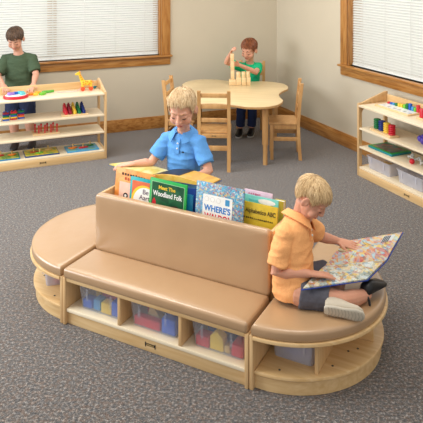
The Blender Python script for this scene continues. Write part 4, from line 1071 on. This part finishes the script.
m = shoe_mb((.545, 2.84, .338), (.69, 2.805, .330), sole_up, 1.0, True)
m.xf(binv); so = mobj('sole', m, pl('shoe_sole', (206, 196, 178), .8), sh_, 50)
m = MB(); d_ = (Vec((.69, 2.805, .330))-Vec((.545, 2.84, .338))); u_ = Vec(sole_up).normalized(); x_ = d_.normalized().cross(u_).normalized()
for i in range(11):
    c = Vec((.545, 2.84, .338))+d_*(-.08+.1*i); hw = .026
    m.tube([c-x_*hw-u_*.0002, c+d_*.04-u_*.0006, c+x_*hw-u_*.0002], .0016, 5, True, binv)
mobj('tread', m, pl('tread', (176, 166, 148), .8), so)

# boy in blue, standing behind the bin
J = dict(pelvis=(-.165, 3.86, .52), chest=(-.17, 3.845, .71), neck=(-.172, 3.825, .895), head=(-.178, 3.775, 1.045), hf=(-.22, -.88, -.40), hu=(-.1, -.45, .9),
         shA=(-.272, 3.875, .828), elA=(-.372, 3.83, .70), wrA=(-.475, 3.805, .700), fdA=(-.93, .05, -.12), hnA=(0, 0, 1), thA=1, curlA=14,
         shB=(-.074, 3.772, .838), elB=(-.014, 3.70, .685), wrB=(-.07, 3.645, .688), fdB=(-.9, -.22, -.1), hnB=(0, .05, 1), thB=-1, curlB=16,
         hipA=(-.225, 3.885, .50), knA=(-.24, 3.88, .28), anA=(-.24, 3.90, .06), hipB=(-.11, 3.83, .50), knB=(-.105, 3.82, .28), anB=(-.105, 3.84, .06), sleeve=.72, fold=.008, hsz=.78)
bb, HM, fn, inv = person('boy in a blue polo shirt standing behind the book bin', (-.17, 3.87, 0), J, .98, .0032, shirt=blue_f, bottoms=(navy_f, .8, 1.05), hairm=(blond2, lash_d, brow_blond), style=dict(cols=(s2l(168, 130, 88), s2l(236, 210, 168)), front=.062, top=.010, len=.034, lift=.002, n=2600), polo=True, hs=1.1, seed=5, skin=s2l(226, 170, 144))
for a in ((-.24, 3.90), (-.105, 3.84)):
    m = shoe_mb((a[0], a[1], 0), (a[0]-.05, a[1]-.13, 0), (0, 0, 1), 1.1).xf(inv); mobj('shoe', m, black_p, bb, 60)
pp, xx, yy, tt = fn(.74); yy = -yy if yy.dot(Vec((-.34, -.84, 0))) < 0 else yy
m = MB(); m.ell(tuple(inv @ (pp+yy*.085+xx*.042)), (.008, .004, .005), n=10); mobj('chest_badge', m, black_p, bb)

# boy in bright green at the table
J = dict(pelvis=(.445, 7.24, .40), chest=(.445, 7.21, .58), neck=(.445, 7.16, .765), head=(.43, 7.09, .925), hf=(-.52, -.78, -.35), hu=(-.1, -.3, .9),
         shA=(.345, 7.15, .715), elA=(.165, 6.98, .80), wrA=(.212, 6.86, .915), fdA=(.15, -.5, .55), hnA=(-.7, .3, .3), thA=1, curlA=40,
         shB=(.545, 7.17, .715), elB=(.50, 6.98, .685), wrB=(.31, 6.845, .79), fdB=(-.85, -.2, .25), hnB=(0, .9, .4), thB=-1, curlB=30,
         hipA=(.39, 7.19, .405), knA=(.34, 6.93, .40), anA=(.32, 6.92, .08), hipB=(.50, 7.19, .405), knB=(.46, 6.93, .40), anB=(.45, 6.94, .08), sleeve=.62, hsz=.8)
bg, HM, fn, inv = person('boy in a bright green T-shirt building a wooden block tower at the table', (.44, 7.2, .365), J, 1.05, .0045, shirt=green_f, bottoms=(denim, 2, 1), hairm=(auburn, lash_d, brow_dark), style=dict(cols=(s2l(84, 44, 26), s2l(158, 94, 58)), front=.056, top=.013, len=.034, n=1500), hs=1.12, seed=7, skin=s2l(222, 166, 140))
for a in ((.32, 6.92), (.45, 6.94)):
    m = shoe_mb((a[0], a[1], 0.002), (a[0]-.03, a[1]-.15, 0.002), (0, 0, 1), 1.1).xf(inv); mobj('shoe', m, black_p, bg, 60)
    m = shoe_mb((a[0], a[1], 0.0005), (a[0]-.03, a[1]-.15, 0.0005), (0, 0, 1), 1.1, True).xf(inv); mobj('sole', m, grey_p, bg, 60)

# boy in dark green behind the left shelf
J = dict(pelvis=(-1.985, 6.42, .60), chest=(-1.985, 6.41, .80), neck=(-1.985, 6.38, .99), head=(-2.0, 6.32, 1.145), hf=(.05, -.86, -.48), hu=(0, -.45, .9),
         shA=(-2.115, 6.39, .93), elA=(-2.165, 6.27, .775), wrA=(-2.05, 6.09, .725), fdA=(.55, -.75, -.3), hnA=(.1, -.2, .95), thA=1, curlA=26,
         shB=(-1.855, 6.41, .93), elB=(-1.79, 6.32, .785), wrB=(-1.775, 6.19, .715), fdB=(-.1, -.85, -.35), hnB=(0, -.2, .95), thB=-1, curlB=26,
         hipA=(-2.05, 6.42, .58), knA=(-2.055, 6.42, .33), anA=(-2.03, 6.42, .07), hipB=(-1.92, 6.43, .58), knB=(-1.90, 6.43, .33), anB=(-1.86, 6.44, .07), sleeve=.82, hsz=.84)
J['shirt_prof'] = [(-.02, .130, .098), (.1, .126, .095), (.3, .120, .09), (.6, .118, .086), (.8, .112, .074), (.92, .082, .06), (.985, .062, .056)]
bk, HM, fn, inv = person('boy in a dark green T-shirt standing behind the toy shelf by the left window', (-1.985, 6.42, 0), J, 1.18, .0045, shirt=dgreen_f, bottoms=(navy_f, .95, 1.08), hairm=(darkb, lash_d, brow_dark), style=dict(cols=(s2l(44, 32, 26), s2l(112, 86, 66)), front=.046, top=.014, len=.036, n=1500), hs=1.06, seed=9, skin=s2l(214, 160, 134))
for a in ((-2.03, 6.42), (-1.86, 6.44)):
    m = shoe_mb((a[0], a[1]+.02, 0), (a[0]+.02, a[1]-.14, 0), (0, 0, 1), 1.2).xf(inv); mobj('shoe', m, black_p, bk, 60)

# ------------------------------------------------------------------ light and camera
wd = bpy.data.worlds.new('room_light'); SC.world = wd; wd.use_nodes = True
bg_ = wd.node_tree.nodes['Background']; bg_.inputs[0].default_value = (1, .99, .97, 1); bg_.inputs[1].default_value = .68
def area(name, loc, target, sx, sy, power, col=(1, 1, 1)):
    l = bpy.data.lights.new(name, 'AREA'); l.shape = 'RECTANGLE'; l.size = sx; l.size_y = sy; l.energy = power; l.color = col
    o = bpy.data.objects.new(name, l); COL.objects.link(o); o.location = loc
    o.rotation_euler = (Vec(target)-Vec(loc)).to_track_quat('-Z', 'Y').to_euler(); return o
w1 = ROOM @ Vec((.87, BD+.5, 1.6)); w1t = ROOM @ Vec((.87, 0, 1.2))
area('window_and_fill_light', w1, w1t, 2.6, 1.5, 14, (.96, .98, 1))
w2 = ROOM @ Vec((RD+.5, 4.0, 1.6)); w2t = ROOM @ Vec((0, 4.0, 1.2))
area('window_and_fill_light', w2, w2t, 2.8, 1.5, 12, (.96, .98, 1))
area('window_and_fill_light', (-4.6, 3.6, 1.7), (0, 4.6, 1.0), 3.2, 1.6, 165, (.88, .94, 1))  # no window here: unseen fill lamp added to brighten the right wall
area('ceiling_light', (-1.6, 3.2, 2.72), (-1.6, 3.2, 0), 1.2, 1.2, 45, (1, .95, .86))
area('ceiling_light', (.6, 5.6, 2.72), (.6, 5.6, 0), 1.2, 1.2, 26, (1, .95, .86))
area('ceiling_light', (-1.4, 5.2, 2.72), (-1.4, 5.2, 0), 1.2, 1.2, 26, (1, .95, .86))
area('ceiling_light', (.4, 2.4, 2.72), (.4, 2.4, 0), 1.2, 1.2, 20, (1, .95, .86))
cam = bpy.data.cameras.new('camera'); co = bpy.data.objects.new('camera', cam); COL.objects.link(co)
co.location = (0, 0, 1.95); co.rotation_euler = (R(90), 0, 0)
cam.sensor_width = 36; cam.sensor_fit = 'HORIZONTAL'; cam.lens = 36*620/423; cam.shift_y = -251.5/423; cam.clip_start = .05
SC.camera = co
vs = SC.view_settings; vs.view_transform = 'Standard'; vs.look = 'None'; vs.gamma = 1; vs.exposure = 0.0; vs.use_curve_mapping = False
